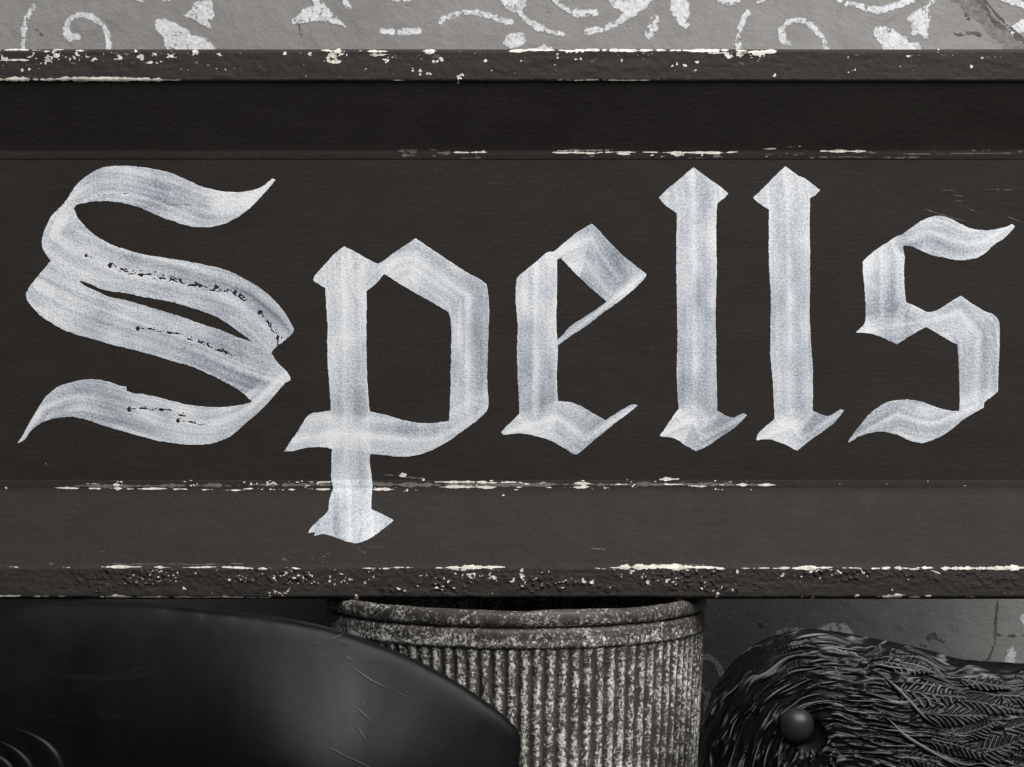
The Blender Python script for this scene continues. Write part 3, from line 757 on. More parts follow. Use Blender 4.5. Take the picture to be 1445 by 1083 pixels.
# upper rail, outer edge and face
chip_strip(68.4, 118, [(735, 1052, 71.5, 71.5, 3.6), (718, 765, 72, 71.5, 3.2), (1056, 1098, 74, 73, 6.0), (1000, 1052, 75, 75, 2.6), (-8, 232, 112.5, 112.8, 4.6), (85, 215, 111, 112, 4.4),
    (230, 258, 113.4, 113.6, 2), (452, 486, 72, 72, 2.2), (512, 548, 72.5, 72.5, 4.5), (522, 546, 77, 77, 7), (596, 618, 72, 72, 4), (600, 614, 75, 75, 3), (775, 930, 113.3, 113.3, 1.4), (555, 575, 113.6, 113.6, 1.8), (0, 45, 85.5, 85.5, 2), (0, 60, 71, 71, 1.8), (70, 90, 71, 71, 2.4), (105, 118, 71.5, 71.5, 2.6)],
    [(8, 85, 2.5, 1.5), (66, 87.5, 3, 1.3), (70, 81, 2.4, 1.8), (80, 79.5, 2.8, 1.4), (108, 76, 2, 0.7), (133, 84, 2.3, 1.3), (168, 82.5, 2.9, 1.6), (200, 80.5, 2.9, 1.2), (187, 73, 2, 2.4), (219, 76.5, 2.2, 1.5), (240, 79.5, 2.9, 1.5), (277, 74.5, 2.2, 1.6), (310, 77, 2, 1.5), (31, 99, 1.6, 0.8), (463, 82, 4.2, 0.8), (470, 79, 3.2, 1.6), (477, 75, 3.6, 1.4), (484, 76, 2.4, 1.6), (473, 86.5, 3, 2.0), (465, 86, 2.6, 1.3), (438, 77, 1.8, 1), (402, 75.5, 1.6, 1), (582, 101, 3.0, 0.7), (593, 99, 3.0, 0.6), (593, 106, 2.6, 0.6), (605, 104.5, 1.3, 2.4), (544, 87, 2.2, 1.4), (622, 84.5, 2.6, 0.9), (613, 87, 1.5, 2.2), (649, 111, 3.6, 0.8), (647, 114, 2.4, 0.7), (653, 107, 1.6, 0.7), (685, 86, 1.5, 1), (786, 78, 2.4, 0.5), (787, 82, 1.8, 0.5), (800, 74, 1.6, 1.2), (806, 73.5, 1.5, 1.2), (815, 73.8, 1.7, 1.4), (822, 74, 1.5, 1.5), (812, 84, 1.5, 1), (820, 83, 1.6, 0.9), (783, 92, 1.4, 0.8), (736, 92, 1.4, 1), (878, 85.5, 1.4, 1.8), (949, 93, 1.5, 1), (967, 92, 1.8, 1.1), (983, 88, 1.4, 1), (982, 100, 1.2, 1), (1028, 79, 2.8, 1.4), (1045, 76, 3.2, 1), (1070, 77, 3.5, 2), (1093, 106.5, 1.8, 0.9), (1282, 80.5, 1.6, 1.2), (1324, 72, 1.6, 0.8), (1386, 82, 1.4, 1), (1371, 94, 1.3, 1), (1197, 80, 1.0, 1)]
    + scatter(60, 0, 340, 72, 100, 0.6, 1.9) + scatter(45, 340, 1000, 72, 110, 0.45, 1.3) + scatter(40, 1000, 1445, 73, 113, 0.4, 0.9), 3)
# quirk between upper slope and panel
chip_strip(196, 232, [(776, 842, 215.5, 216.5, 2.4), (842, 900, 215.5, 215.5, 1.9), (866, 890, 217.5, 218.5, 3.2), (935, 1040, 216, 215, 2.6), (948, 962, 218, 219, 4.5), (905, 938, 215.5, 215.5, 1.3), (1155, 1222, 213.5, 213.8, 2.9), (1068, 1102, 211.5, 210, 1.5), (1116, 1130, 207.5, 207, 1.6), (636, 690, 215.5, 215.5, 1.6), (780, 870, 213, 212, 0.9)],
    [(683, 214, 1.6, 1.2), (672, 216, 1.5, 1)] + scatter(36, 560, 1445, 208, 222, 0.35, 0.85), 13)
# quirk between panel and lower slope
chip_strip(664, 700, [(76, 112, 689, 689.5, 2.2), (118, 145, 689.5, 690, 2.6), (156, 170, 684, 684.5, 4.2), (160, 172, 689, 689.5, 4.5), (172, 235, 690.5, 689.5, 2.6), (125, 135, 683, 683, 2.4), (240, 268, 690, 690, 2), (284, 302, 691, 691, 3), (315, 340, 691.5, 691.5, 2.4), (402, 416, 691, 691.5, 4.2), (415, 470, 681, 680, 1.5), (440, 468, 690.5, 690.5, 2.2), (345, 370, 690, 689.5, 1.6), (525, 556, 690.5, 690.5, 3.2), (612, 690, 680.5, 681, 3.0), (622, 660, 687.5, 687.5, 4.4), (650, 712, 688, 687.5, 3.0), (690, 728, 681.5, 681, 3.0), (733, 746, 681, 684, 3.8), (726, 740, 688, 688, 2.6), (755, 768, 681, 681.5, 2), (768, 780, 688.5, 688, 3.2), (797, 832, 688, 687.5, 3.2), (808, 833, 682, 683, 3.2), (870, 880, 683.5, 683.5, 3.4), (930, 958, 677, 676.5, 4.6), (936, 960, 684, 684, 3), (974, 996, 686, 686, 4), (1004, 1020, 684.5, 684.5, 3), (1040, 1056, 684, 684, 4), (1070, 1090, 684.5, 684.5, 4.5)],
    [(569, 671, 2.4, 1.4), (597, 677, 1.5, 1.2), (574, 693, 1.8, 1.2), (711, 700, 1.4, 1), (8, 688, 1.2, 1)] + scatter(110, 150, 1090, 678, 692, 0.4, 1.3, 2.2) + scatter(20, 1090, 1445, 676, 692, 0.3, 0.7), 23)
chip_strip(664, 700, [(350, 700, 684.5, 684, 5.0), (100, 360, 686, 685.5, 4.0), (690, 1095, 684, 684, 4.2), (540, 600, 670, 676, 1.4)], [], 27, M_SCUFF, 'scuff_marks')
# lower rail, upper edge, blistered face and bottom edge
chip_strip(793, 846.4, [(872, 978, 800.5, 800, 6.5), (860, 885, 801, 801, 3), (976, 1016, 801, 801.5, 3.6), (145, 200, 800.5, 800, 3.2), (212, 235, 801, 801, 2.6), (262, 305, 801, 801, 2.4), (312, 358, 801, 802, 4.0), (362, 378, 802, 803, 5), (384, 394, 801, 801, 2), (408, 424, 801, 803, 4), (448, 462, 802, 802, 2.4), (516, 525, 802, 802, 4), (538, 552, 802, 802, 4.5), (552, 570, 801, 801, 2), (574, 585, 801, 801, 3), (614, 626, 802, 802, 3.5), (630, 712, 801.5, 800.5, 4.6), (640, 655, 804, 805, 4), (838, 850, 802, 803, 4), (1010, 1022, 803, 803.5, 4), (1045, 1060, 802, 802, 1.8), (1068, 1086, 801.5, 801.5, 2.4), (1092, 1115, 802, 801.5, 3.4), (1120, 1180, 802, 801.5, 4.4), (1190, 1218, 802, 802, 2.6), (1222, 1258, 802, 802, 3.4), (1262, 1282, 802, 802.5, 5), (1284, 1294, 803.5, 803.5, 4), (1296, 1320, 801.5, 802, 4.4), (1316, 1326, 806, 810, 5), (1326, 1445, 802.5, 801.5, 5.6), (93, 102, 801, 801, 3), (115, 119, 801.5, 801.5, 2), (18, 26, 801, 801, 2),
    (-8, 28, 842, 842, 2.0), (22, 32, 841.5, 841.5, 3), (44, 75, 842, 842, 2.0), (82, 95, 841.5, 841.5, 3.2), (110, 122, 842, 842, 1.8), (138, 190, 842.5, 842, 2.6), (156, 172, 841.5, 842, 3.6), (175, 260, 843, 843, 2.4), (246, 270, 842.5, 842.5, 3.4), (270, 382, 843.3, 843.3, 2.0), (312, 326, 842, 843, 3), (1238, 1250, 841.5, 842, 4.5), (1246, 1278, 843, 842.5, 4.4), (1262, 1272, 839, 840, 4), (1282, 1302, 843, 843, 2.2), (1305, 1320, 841.5, 841.5, 4.5), (1366, 1374, 842.5, 842.5, 2.2)],
    [(503, 841.5, 3.2, 0.7), (1209, 840.5, 2.6, 0.9), (1258, 833, 1.6, 1), (1132, 843, 1.4, 1.4), (1147, 843, 1.4, 1.2), (1013, 838, 2.5, 0.6), (1012, 841, 2, 1), (259, 831, 1.6, 1), (690, 816, 2.4, 1), (698, 815, 3, 1), (736, 812, 3.0, 1.1), (737, 805, 2.2, 1), (724, 819, 2.4, 1.1), (823, 820, 2.6, 1), (836, 821.5, 2.2, 1), (914, 823, 2.4, 1.1), (942, 821, 2.2, 1), (1040, 806, 2.2, 0.6)]
    + scatter(70, 190, 480, 804, 824, 0.5, 1.7, 1.3) + scatter(90, 480, 1060, 803, 826, 0.5, 1.8, 1.2) + scatter(40, 1020, 1300, 803, 825, 0.4, 1.2, 1.2) + scatter(25, 340, 470, 828, 842, 0.5, 1.4, 1.2) + scatter(60, 0, 1445, 806, 840, 0.3, 0.7), 33, blist=True)
# scuffs dragged over the panel and the lower slope
chip_strip(248, 330, [(1326, 1352, 268.5, 270.5, 1.5), (1340, 1366, 275, 279, 1.3), (1345, 1372, 284, 285, 1.1), (1304, 1374, 295, 317, 1.3), (1350, 1392, 290, 303, 1.2), (1390, 1430, 265, 270, 0.9), (1420, 1445, 306, 314, 1.0), (1378, 1432, 268, 268, 0.8)], [], 43, M_SCUFF, 'scuff_marks', x0=1290)
chip_strip(768, 800, [(832, 862, 774, 776, 1.4), (848, 895, 795, 790, 1.0), (150, 320, 796, 797, 1.2), (880, 1000, 796, 797, 1.2), (500, 520, 770, 784, 1.2), (140, 150, 778, 779, 1.6), (310, 350, 795, 796, 1.0)], [(505, 779, 0.9, 1)] + scatter(40, 60, 1000, 778, 798, 0.3, 0.8, 4), 53, M_SCUFF, 'scuff_marks')
chip_strip(205, 228, [(1150, 1300, 222, 222.5, 1.5), (1260, 1440, 218, 216, 1.2)], scatter(260, 560, 1445, 211, 224, 0.3, 0.9, 5), 59, M_SCUFF, 'scuff_marks')
chip_strip(72, 113, [(560, 590, 90, 91, 1.0), (720, 750, 104, 100, 1.0), (970, 1010, 88, 85, 1.0), (1040, 1052, 88, 92, 3)], scatter(80, 0, 1445, 74, 112, 0.4, 1.2, 4), 63, M_SCUFF, 'scuff_marks')

# ------------------------------------------------------------------ ribbed metal pot
PC_Y = -0.112
SP = sc_at(PC_Y)
POT_R = 268 * SP
front = PC_Y - POT_R
def pot_z(py): return CAM_Z - (py - CY) * sc_at(front)
z_rt, z_rb, z_cb = pot_z(861.5) - 0.0004, pot_z(888.5) - 0.0004, pot_z(915) - 0.0004
pot = thing('metal_pot', ((726.5 - CX) * SP, PC_Y, 0), 'ribbed round metal pot with worn pale speckles and rolled rim under the sign', 'pot',
            (math.radians(0.0), math.radians(0.25), math.radians(20)))

def lathe(name, prof, seg, mat, rfun=None, crest=None, closed=False):
    th = np.linspace(0, 2 * math.pi, seg, endpoint=False)
    r = np.array([p[0] for p in prof]); z = np.array([p[1] for p in prof])
    R, T = np.meshgrid(r, th, indexing='ij'); Z, _ = np.meshgrid(z, th, indexing='ij')
    cr = np.zeros(R.shape)
    if rfun: R, Z, cr = rfun(R, Z, T)
    v = np.stack([R * np.cos(T), R * np.sin(T), Z], -1).reshape(-1, 3)
    n, m = R.shape
    idx = np.arange(n * m).reshape(n, m)
    nx = np.roll(idx, -1, 1)
    if closed:
        f = np.stack([idx, nx, np.roll(nx, -1, 0), np.roll(idx, -1, 0)], -1).reshape(-1, 4)
    else:
        f = np.stack([idx[:-1], nx[:-1], nx[1:], idx[1:]], -1).reshape(-1, 4)
    return mesh_obj(name, v, f.tolist(), mat, pot, attrs={'crest': cr.reshape(-1)})

NR = 97
R_body = POT_R * (264.5 / 268)
def flute(R, Z, T):
    w = 0.5 + 0.5 * np.cos(T * NR + (vnoise(T * 9, Z * 20, 4) - 0.5) * 0.9)
    w = w ** 0.5
    fade = sstep(z_cb + 0.001, z_cb - 0.006, Z)
    out = R > R_body * 0.85
    jag = (fbm(T * 150, Z * 800, 8, 2) - 0.5) * 0.0011
    R = R - np.where(out, (1 - w) * 0.0027 * fade, 0) + np.where(out, jag, 0)
    return R, Z, np.where(out, w * fade + (1 - fade) * 0.6, 0.0)
bp = [(0.0, 0.003), (R_body * 0.90, 0.0), (R_body * 0.905, 0.003)]
for t in np.linspace(0, 1, 46):
    z = 0.003 + (z_cb - 0.003) * t
    bp.append((R_body * (0.905 + 0.095 * t ** 0.7), z))
bp += [(R_body * 0.97, z_cb + 0.002)]
for t in np.linspace(0, 1, 8):
    bp.append((R_body * (0.97 - 0.09 * t), z_cb - (z_cb - 0.006) * t))
bp.append((0.0, 0.007))
lathe('body', bp, NR * 10, M_POT, flute)

def band(R, Z, T):
    R = R + (fbm(T * 26, Z * 260, 14, 2) - 0.5) * 0.0010
    return R, Z, np.full(R.shape, 0.50) + 0.22 * sstep(z_rb - 0.001, z_cb + 0.003, Z)
hc = z_rb - z_cb
lathe('collar', [(R_body - 0.004, z_cb - 0.001), (R_body + 0.0006, z_cb - 0.0006), (R_body + 0.0016, z_cb + 0.0012), (R_body + 0.0006, z_cb + 0.003), (R_body + 0.0008, z_cb + hc * 0.55),
                 (R_body + 0.0010, z_rb - 0.003), (R_body + 0.0003, z_rb - 0.0008), (R_body - 0.002, z_rb + 0.0004), (R_body - 0.006, z_rb + 0.0004), (R_body - 0.006, z_cb - 0.001)], 512, M_POT, band, closed=True)
def rimf(R, Z, T):
    d = (fbm(T * 5, T * 0, 15, 2) - 0.5) * 0.0016
    lump = (fbm(T * 30, Z * 260, 16, 3) - 0.5) * 0.0013
    return R + lump, Z + d * sstep(z_rb + 0.002, z_rt, Z), np.full(R.shape, 0.42) + 0.42 * sstep(z_rb + 0.007, z_rb + 0.001, Z) + 0.25 * (fbm(T * 3, T * 0 + 1, 19, 2) - 0.4)
hr = z_rt - z_rb
rc, rr = POT_R - 0.0046, 0.0046
rp = []
for k in range(22):
    a = 2 * math.pi * k / 22
    rp.append((rc + rr * math.cos(a), (z_rt + z_rb) / 2 + 0.0004 + (hr / 2 - 0.0008) * math.copysign(abs(math.sin(a)) ** 0.7, math.sin(a))))
lathe('rim', rp, 512, M_POT, rimf, closed=True)

# ------------------------------------------------------------------ inflated solids for the two birds
class Solid:
    """round solid whose side outline is a traced profile; thickness from a smooth membrane over it"""
    def __init__(self, pts, Yc, thick, step=5.0, dent=None):
        self.Yc = Yc; self.s = sc_at(Yc); self.thick = thick
        P = smooth_poly(pts, True, 5.0, 60)
        self.P = P
        X, Y = grid(P[:, 0].min() - 2 * step, P[:, 1].min() - 2 * step, P[:, 0].max() + 2 * step, P[:, 1].max() + 2 * step, step)
        sdf = poly_sdf(X, Y, P)
        ins = sdf > 0
        U = np.maximum(sdf, 0) * 40.0
        h2 = step * step
        for it in range(2600):
            V = np.zeros_like(U)
            V[1:-1, 1:-1] = 0.25 * (U[:-2, 1:-1] + U[2:, 1:-1] + U[1:-1, :-2] + U[1:-1, 2:] + h2)
            # cells next to the outline keep the value a round section gives there
            U = np.where(ins, V, 0)
        self.X, self.Y, self.U, self.sdf, self.step = X, Y, U, sdf, step
        self.dent = dent
    def bil(self, A, px, py):
        fx = np.clip((px - self.X[0, 0]) / self.step, 0, A.shape[1] - 1.001); fy = np.clip((py - self.Y[0, 0]) / self.step, 0, A.shape[0] - 1.001)
        i = fx.astype(int); j = fy.astype(int); u = fx - i; v = fy - j
        return (A[j, i] * (1 - u) + A[j, i + 1] * u) * (1 - v) + (A[j + 1, i] * (1 - u) + A[j + 1, i + 1] * u) * v
    def h(self, px, py):
        px = np.asarray(px, float); py = np.asarray(py, float)
        r = self.thick * np.sqrt(2 * np.maximum(self.bil(self.U, px, py), 0))
        if self.dent is not None: r = self.dent(px, py, r)
        return np.maximum(r, 0)
    def pos(self, px, py, hh):
        return np.stack([(px - CX) * self.s, self.Yc - hh * self.s, CAM_Z - (py - CY) * self.s], -1)
    def normal(self, px, py):
        e = 3.0
        gx = (self.h(px + e, py) - self.h(px - e, py)) / (2 * e); gy = (self.h(px, py + e) - self.h(px, py - e)) / (2 * e)
        n = np.stack([-gx, -np.ones_like(gx), gy], -1)       # world: x right, y away, z up
        return n / np.linalg.norm(n, axis=-1, keepdims=True)
    def body(self, name, mat, parent, voxel=0.0022, fine=2.5):
        X, Y = grid(self.X[0, 0], self.Y[0, 0], self.X[0, -1], self.Y[-1, 0], fine)
        sdf = poly_sdf(X, Y, self.P)
        v, f = field_mesh(X, Y, sdf)
        hh = self.h(v[:, 0], v[:, 1])
        be = boundary_edges(f); bv = {a for e in be for a in e}
        for a in bv: hh[a] = 0
        r0 = self.thick * np.sqrt(2 * np.maximum(self.bil(self.U, v[:, 0], v[:, 1]), 0))
        for a in bv: r0[a] = 0
        frontv = self.pos(v[:, 0], v[:, 1], hh); backv = self.pos(v[:, 0], v[:, 1], -r0)
        n = len(v); mp = np.arange(n) + n
        for a in bv: mp[a] = a
        f2 = [[int(mp[i]) for i in fc][::-1] for fc in f]
        o = mesh_obj(name, local(parent, np.concatenate([frontv, backv])), f + f2, mat, parent)
        md = o.modifiers.new('remesh', 'REMESH'); md.mode = 'VOXEL'; md.voxel_size = voxel; md.use_smooth_shade = True
        sm = o.modifiers.new('smooth', 'SMOOTH'); sm.iterations = 8; sm.factor = 0.5
        dg = bpy.context.evaluated_depsgraph_get()
        me = bpy.data.meshes.new_from_object(o.evaluated_get(dg))
        me.name = name
        o.modifiers.clear(); o.data = me
        me.materials.clear(); me.materials.append(mat)
        me.polygons.foreach_set('use_smooth', np.ones(len(me.polygons), bool))
        return o

def strand(sol, pts, w, hgt, acc, taper=(0.15, 0.15), sink=0.6, lean=0.0, nseg=None, cross=6, extra=None):
    """raised tapering ridge along a path on the solid; appended to acc = (verts, faces, crest)"""
    P = np.array(pts, float)
    if len(P) > 2: P = smooth_poly(P, False, 5.0, 80)
    L = np.r_[0, np.cumsum(np.linalg.norm(np.diff(P, axis=0), axis=1))]
    n = nseg or max(4, int(L[-1] / 5))
    t = np.linspace(0, 1, n)
    px = np.interp(t * L[-1], L, P[:, 0]); py = np.interp(t * L[-1], L, P[:, 1])
    dx = np.gradient(px); dy = np.gradient(py); l = np.hypot(dx, dy) + 1e-9
    sx, sy = -dy / l, dx / l
    prof = np.minimum(sstep(-0.02, taper[0], t), sstep(-0.02, taper[1], 1 - t))
    prof = 0.06 + 0.94 * prof
    a = np.linspace(-1, 1, cross + 1)
    V0 = len(acc[0])
    PX = px[:, None] + sx[:, None] * a[None] * (w / 2 * prof)[:, None]
    PY = py[:, None] + sy[:, None] * a[None] * (w / 2 * prof)[:, None]
    up = np.sqrt(np.maximum(0, 1 - a ** 2)) ** (0.9) * (1 + lean * a)
    hh = sol.h(PX, PY)
    pos = sol.pos(PX, PY, hh)
    nn = sol.normal(PX, PY)
    lift = (up[None] * (hgt * prof)[:, None] - sink) * sol.s
    if extra is not None: lift = lift + extra(PX, PY) * sol.s
    pos = pos + nn * lift[..., None]
    acc[0].extend(pos.reshape(-1, 3).tolist())
    acc[2].extend((up[None] * np.ones((n, 1)) * prof[:, None]).reshape(-1).tolist())
    m = cross + 1
    for i in range(n - 1):
        for j in range(cross):
            q = V0 + i * m + j
            acc[1].append([q, q + 1, q + m + 1, q + m])

def acc_obj(name, acc, mat, parent, **props):
    return mesh_obj(name, local(parent, np.array(acc[0])), acc[1], mat, parent, attrs={'crest': acc[2]}, **props)

# ---- the big smooth beak at the left
beak_out = [(-70, 868), (-30, 865), (0, 859), (22, 853), (56, 849.5), (110, 848), (160, 848), (224, 851.5), (311, 860), (398, 872), (450, 882), (485, 892), (530, 908), (575, 926), (619, 948), (642, 961), (673, 981), (705, 1004), (725, 1022), (733, 1032), (736, 1046), (735, 1066), (732, 1090), (724, 1130), (708, 1170), (690, 1195), (668, 1190), (620, 1172), (520, 1165), (400, 1172), (260, 1190), (140, 1215), (60, 1255), (10, 1320), (-20, 1402), (-470, 1402), (-505, 1300), (-500, 1150), (-440, 1000), (-340, 910), (-230, 875), (-140, 870)]
TOPX = np.array([p[0] for p in beak_out[:20]]); TOPY = np.array([p[1] for p in beak_out[:20]])
def flare(px, py, r):
    # a beak is narrow along its ridge and widest low down at the mouth edge
    d = np.clip(py - np.interp(px, TOPX, TOPY), 0, 400)
    k = 0.07 + 0.33 * np.exp(-((px - 440) / 185.0) ** 2)
    dd = 200.0 * sstep(5, 235, d) * sstep(1240, 1100, py)
    return r * 0.50 + k * dd * np.clip(r / 38, 0, 1)
beak = Solid(beak_out, -0.278, 0.55, dent=flare)
bird_l = thing('bird_figure', ((-240 - CX) * beak.s, -0.278, 0.0), 'smooth black bird figure with large scuffed beak pointing at the ribbed pot', 'bird figure')
beak.body('body', M_BEAK, bird_l)
for pts, w, hgt in [([(22, 1014), (56, 1034), (80, 1062), (94, 1100)], 40, 5.0), ([(-4, 1030), (24, 1046), (46, 1072), (58, 1104)], 30, 4.5), ([(-30, 1046), (0, 1058), (22, 1080), (32, 1108)], 32, 4.5)]:
    acc = ([], [], [])
    strand(beak, pts, w, hgt, acc, (0.7, 0.1), 0.8, -0.75, nseg=28, cross=14)
    acc_obj('nostril_fold', acc, M_BEAK, bird_l)
z3 = lambda *p: [(440 + a / 4.457, 840 + b / 4.457) for a, b in p]
acc = ([], [], [])
for pts, w in [(z3((255, 430), (400, 525), (520, 580)), 1.6), (z3((520, 580), (620, 630)), 0.9), (z3((285, 660), (405, 760)), 1.7), (z3((295, 760), (375, 875)), 1.3), (z3((110, 870), (280, 960), (440, 1035)), 1.1), (z3((120, 275), (205, 240)), 1.3), (z3((210, 350), (285, 415)), 1.1), (z3((180, 280), (230, 305)), 1.0), (z3((330, 660), (345, 640)), 1.4), (z3((225, 370), (250, 400)), 2.0), (z3((5, 305), (50, 290)), 1.0)]:
    strand(beak, pts, w, 0.5, acc, (0.3, 0.4), -0.9)
acc_obj('scratches', acc, M_SCRATCH, bird_l, kind='stuff')

# ---- feathered head with the bead eye at the right
EYE = (1124.0, 1023.5)
def eye_dent(px, py, r):
    d = np.hypot(px - EYE[0] - 2, (py - EYE[1] + 1))
    return r - 10 * np.exp(-(d / 25) ** 2)
head_out = [(985, 1083), (987, 1049), (993, 1015), (1002, 987), (1016, 959), (1034, 936), (1055, 917), (1077, 904), (1100, 896), (1119, 891.5), (1139, 889), (1167, 890.5), (1196, 894), (1225, 900), (1257, 906), (1312, 918), (1336, 926), (1364, 932), (1392, 934.5), (1430, 936.5), (1460, 938), (1560, 950), (1680, 985), (1770, 1050), (1820, 1150), (1830, 1260), (1800, 1364), (1240, 1364), (1215, 1310), (1165, 1250), (1110, 1225), (1075, 1250), (1045, 1310), (1005, 1350), (972, 1355), (955, 1325), (958, 1260), (970, 1180), (982, 1120)]
head = Solid(head_out, -0.222, 0.62, dent=eye_dent)
bird_r = thing('bird_figure', ((1500 - CX) * head.s, -0.222, 0.0), 'black bird figure with carved feathers and round bead eye, head bowed', 'bird figure')
head.body('body', M_SKIN, bird_r)

he = float(head.h(np.array([EYE[0]]), np.array([EYE[1]]))[0])
ec = head.pos(np.array([EYE[0]]), np.array([EYE[1]]), np.array([he + 9]))[0]
k = (ec[1] - CAM_Y) / (head.Yc - CAM_Y)
ec[0] *= k; ec[2] = CAM_Z + (ec[2] - CAM_Z) * k
NU, NV = 40, 24
er = 23.5 * head.s
ev = []; ef = []
for j in range(NV + 1):
    ph = math.pi * j / NV
    for i in range(NU):
        a = 2 * math.pi * i / NU
        q = lambda t: math.copysign(abs(t) ** 0.9, t)
        ev.append((ec[0] + er * 1.0 * q(math.sin(ph) * math.cos(a)), ec[1] - er * 0.95 * math.cos(ph), ec[2] + er * q(math.sin(ph) * math.sin(a))))
for j in range(NV):
    for i in range(NU):
        ef.append([j * NU + i, j * NU + (i + 1) % NU, (j + 1) * NU + (i + 1) % NU, (j + 1) * NU + i])
mesh_obj('eye', local(bird_r, ev), ef, M_EYE, bird_r)

def flow(px, py):
    dx, dy = px - 1168, py - 1085
    l = math.hypot(dx, dy) + 1e-6
    tx, ty = -dy / l, dx / l
    gx, gy = 1.0, 0.10 + 0.42 * max(0, min(1, (py - 930) / 170.0)) * max(0, min(1, (px - 1230) / 120.0))
    b = max(0, min(1, (px - 1110) / 85.0)); b = b * b * (3 - 2 * b)
    tx, ty = tx * (1 - b) + gx * b, ty * (1 - b) + gy * b
    l = math.hypot(tx, ty) + 1e-6
    return tx / l, ty / l

rnd = random.Random(11)
def inside(px, py): return float(head.bil(head.sdf, np.array([px]), np.array([py]))[0])
def trace(px, py, length, wav):
    pts = [(px, py)]
    n = int(length / 6)
    ph = rnd.uniform(0, 6)
    for i in range(n):
        tx, ty = flow(px, py)
        a = wav * math.sin(ph + i * 0.7)
        px += 6 * (tx * math.cos(a) - ty * math.sin(a)); py += 6 * (tx * math.sin(a) + ty * math.cos(a))
        if inside(px, py) < 2.5 or math.hypot(px - EYE[0], py - EYE[1]) < 27: break
        pts.append((px, py))
    return pts
def carve(px, py):
    """ridge height 0..1 of the hair-like carving that sweeps round the brow and back from the eye"""
    dx, dy = px - 1168.0, py - 1085.0
    r = np.hypot(dx, dy)
    left = px < 1168
    psi = np.where(left, r, -dy + 0.10 * dx)
    along = np.where(left, (np.arctan2(-dy, dx) - math.pi / 2) * -115.0, dx)
    psi = psi + (fbm(px / 70, py / 70, 301, 2) - 0.5) * 26 + (fbm(px / 30, py / 30, 302, 1) - 0.5) * 4
    n1 = fbm(psi / 8.5, along / 62, 303, 2)
    n2 = fbm(psi / 4.6 + 50, along / 42, 304, 2)
    r1 = 1 - np.clip(np.abs(n1 - 0.5) / 0.15, 0, 1)
    r2 = 1 - np.clip(np.abs(n2 - 0.5) / 0.16, 0, 1)
    return np.clip(0.66 * r1 + 0.44 * r2 ** 1.3, 0, 1.05)
X, Y = grid(950, 884, 1836, 1372, 1.3)
Fd = poly_sdf(X, Y, head.P) - 0.2
Fd = np.minimum(Fd, np.maximum((X - 990) * 0.7 + (1150 - Y) * 0.7, -3))     # the bill below the brow stays smooth
v, f = field_mesh(X, Y, Fd)
vx, vy = v[:, 0], v[:, 1]
cv = carve(vx, vy)
de = np.hypot(vx - EYE[0] - 3, vy - EYE[1])
cv = cv * sstep(19, 30, de)
sd_in = head.bil(head.sdf, vx, vy)
amp = (3.4 + 4.2 * sstep(2, 18, sd_in)) * (1 - 0.25 * sstep(1290, 1330, vx))
hh = head.h(vx, vy)
ps = head.pos(vx, vy, hh) + head.normal(vx, vy) * ((cv * amp + 0.4) * head.s)[:, None]
mesh_obj('plumage', local(bird_r, ps), f, M_PLUME, bird_r, attrs={'crest': np.clip(cv, 0, 1)}, kind='stuff')
acc = ([], [], [])
for i in range(38):
    x, y = rnd.uniform(995, 1215), rnd.uniform(893, 1095)
    if inside(x, y) < 5 or math.hypot(x - EYE[0], y - EYE[1]) < 30: continue
    p = trace(x, y, rnd.uniform(35, 100), rnd.choice((0.05, 0.12, 0.22)))
    if len(p) < 4: continue
    strand(head, p, rnd.uniform(2.4, 4.2), rnd.uniform(3.0, 4.5), acc, (0.35, 0.5), -3.2, -0.4, cross=6)
acc_obj('stray_strands', acc, M_PLUME, bird_r, kind='stuff')

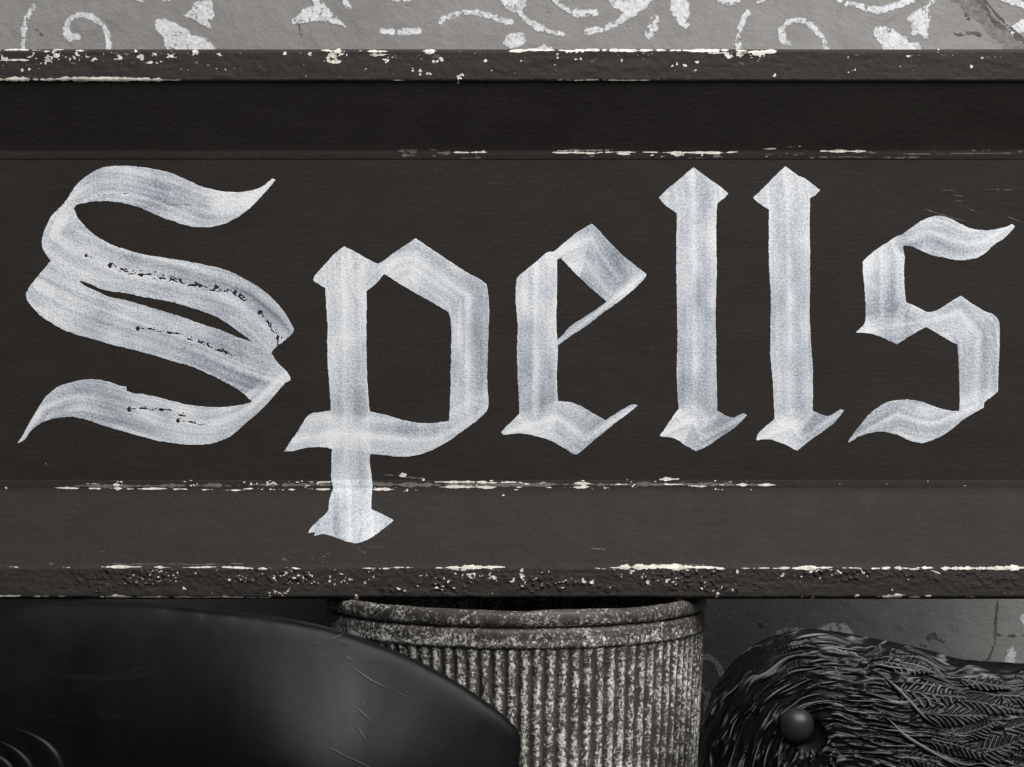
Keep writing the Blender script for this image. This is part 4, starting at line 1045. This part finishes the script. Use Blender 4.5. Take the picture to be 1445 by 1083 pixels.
def feather(base, tip, wid, bend=0.0, nb=8):
    """one carved feather: leaf-shaped vane with a quill and slanting barb ridges"""
    b = np.array(base, float); t = np.array(tip, float)
    ax = t - b; L = np.linalg.norm(ax); ax /= L; sx = np.array([-ax[1], ax[0]])
    pad = wid + 4
    X, Y = grid(min(b[0], t[0]) - pad, min(b[1], t[1]) - pad, max(b[0], t[0]) + pad, max(b[1], t[1]) + pad, 1.1)
    def uv(px, py):
        u = ((px - b[0]) * ax[0] + (py - b[1]) * ax[1])
        v = ((px - b[0]) * sx[0] + (py - b[1]) * sx[1]) - bend * L * 4 * (u / L) * (1 - u / L)
        return u, v
    seed = int(b[0] * 3 + b[1] * 7) % 9973
    cot = 1 / math.tan(math.radians(rnd.uniform(34, 46)))
    per = L / nb
    def ridge(u, v):
        ph = (u - np.abs(v) * cot) / per + (fbm(u / 22, v / 14, seed, 2) - 0.5) * 1.1 + np.where(v > 0, 0.37, 0)
        tri = np.abs((ph % 1.0) - 0.5) * 2          # 1 on the ridge, 0 in the groove
        return sstep(0.25, 0.85, tri)
    U, V = uv(X, Y)
    q = np.clip(U / L, 0, 1)
    Wd = wid * np.minimum(1, (q + 0.22) / 0.5) ** 0.8 * np.clip((1.0 - q) / 0.6, 0, 1) ** 0.62
    Fd = np.minimum(np.minimum(Wd - np.abs(V), U + 2), L - U)
    Fd = Fd - (1 - ridge(U, V)) * 1.8 * sstep(0.35, 0.9, np.abs(V) / (Wd + 1e-3)) + (fbm(X / 5, Y / 5, seed + 2, 2) - 0.5) * 1.6
    Fd = np.minimum(Fd, head.bil(head.sdf, X, Y) - 1.5)
    v2, f = field_mesh(X, Y, Fd)
    if len(f) < 10: return
    u, v = uv(v2[:, 0], v2[:, 1])
    q = np.clip(u / L, 0, 1)
    rg = ridge(u, v)
    quill = np.exp(-(v / 1.7) ** 2) * (1 - 0.6 * q)
    hgt = 2.2 + 4.6 * q + 2.7 * rg * sstep(1.0, 3.5, np.abs(v)) + 2.6 * quill - 1.6 * (np.abs(v) / wid) ** 2
    ps = head.pos(v2[:, 0], v2[:, 1], head.h(v2[:, 0], v2[:, 1])) + head.normal(v2[:, 0], v2[:, 1]) * (hgt * head.s)[:, None]
    cr = np.clip(np.maximum(0.95 * rg * (0.55 + 0.5 * fbm(u / 16, v / 9, seed + 4, 2)), 0.8 * quill), 0, 1)
    be = boundary_edges(f); n = len(ps)
    bv = sorted({e for p in be for e in p}); bi = {e: n + i for i, e in enumerate(bv)}
    back = ps[bv].copy(); back[:, 1] += 5.0 * head.s
    f = f + [[p1, p0, bi[p0], bi[p1]] for p0, p1 in be]
    return mesh_obj('feather', local(bird_r, np.concatenate([ps, back])), f, M_PLUME, bird_r, attrs={'crest': np.concatenate([cr, np.zeros(len(bv))])})

FE = [((1252, 963), (1346, 976), 17, 0.02), ((1284, 994), (1374, 999), 15, 0.02), ((1334, 978), (1420, 995), 14, -0.02), ((1330, 1022), (1386, 1005), 12, 0.05),
      ((1350, 1048), (1426, 1026), 18, 0.03), ((1296, 1028), (1368, 1050), 15, -0.02), ((1398, 1016), (1464, 996), 16, 0.02),
      ((1408, 973), (1480, 985), 13, 0.0), ((1345, 953), (1412, 966), 10, 0.0), ((1400, 1066), (1470, 1042), 18, 0.02), ((1310, 1075), (1390, 1096), 16, 0.0),
      ((1240, 930), (1306, 945), 11, -0.02), ((1246, 1046), (1306, 1068), 13, -0.03), ((1425, 950), (1490, 960), 9, 0.0), ((1430, 1095), (1490, 1072), 16, 0.02)]
FE.sort(key=lambda q: -q[0][0])
for b_, t_, w_, bd in FE:
    feather(b_, t_, w_, bd, rnd.choice((8, 9, 10)))
# long raised quills that divide the feather rows
for pts in ([(1205, 936), (1225, 942), (1254, 966), (1291, 1004), (1325, 1019)], [(1198, 990), (1233, 1000), (1257, 1022), (1295, 1045), (1336, 1067), (1366, 1090)], [(1212, 1056), (1248, 1067), (1272, 1090)]):
    acc = ([], [], [])
    strand(head, pts, 6, 4.0, acc, (0.4, 0.4), -4.0, -0.4)
    acc_obj('quill', acc, M_PLUME, bird_r)
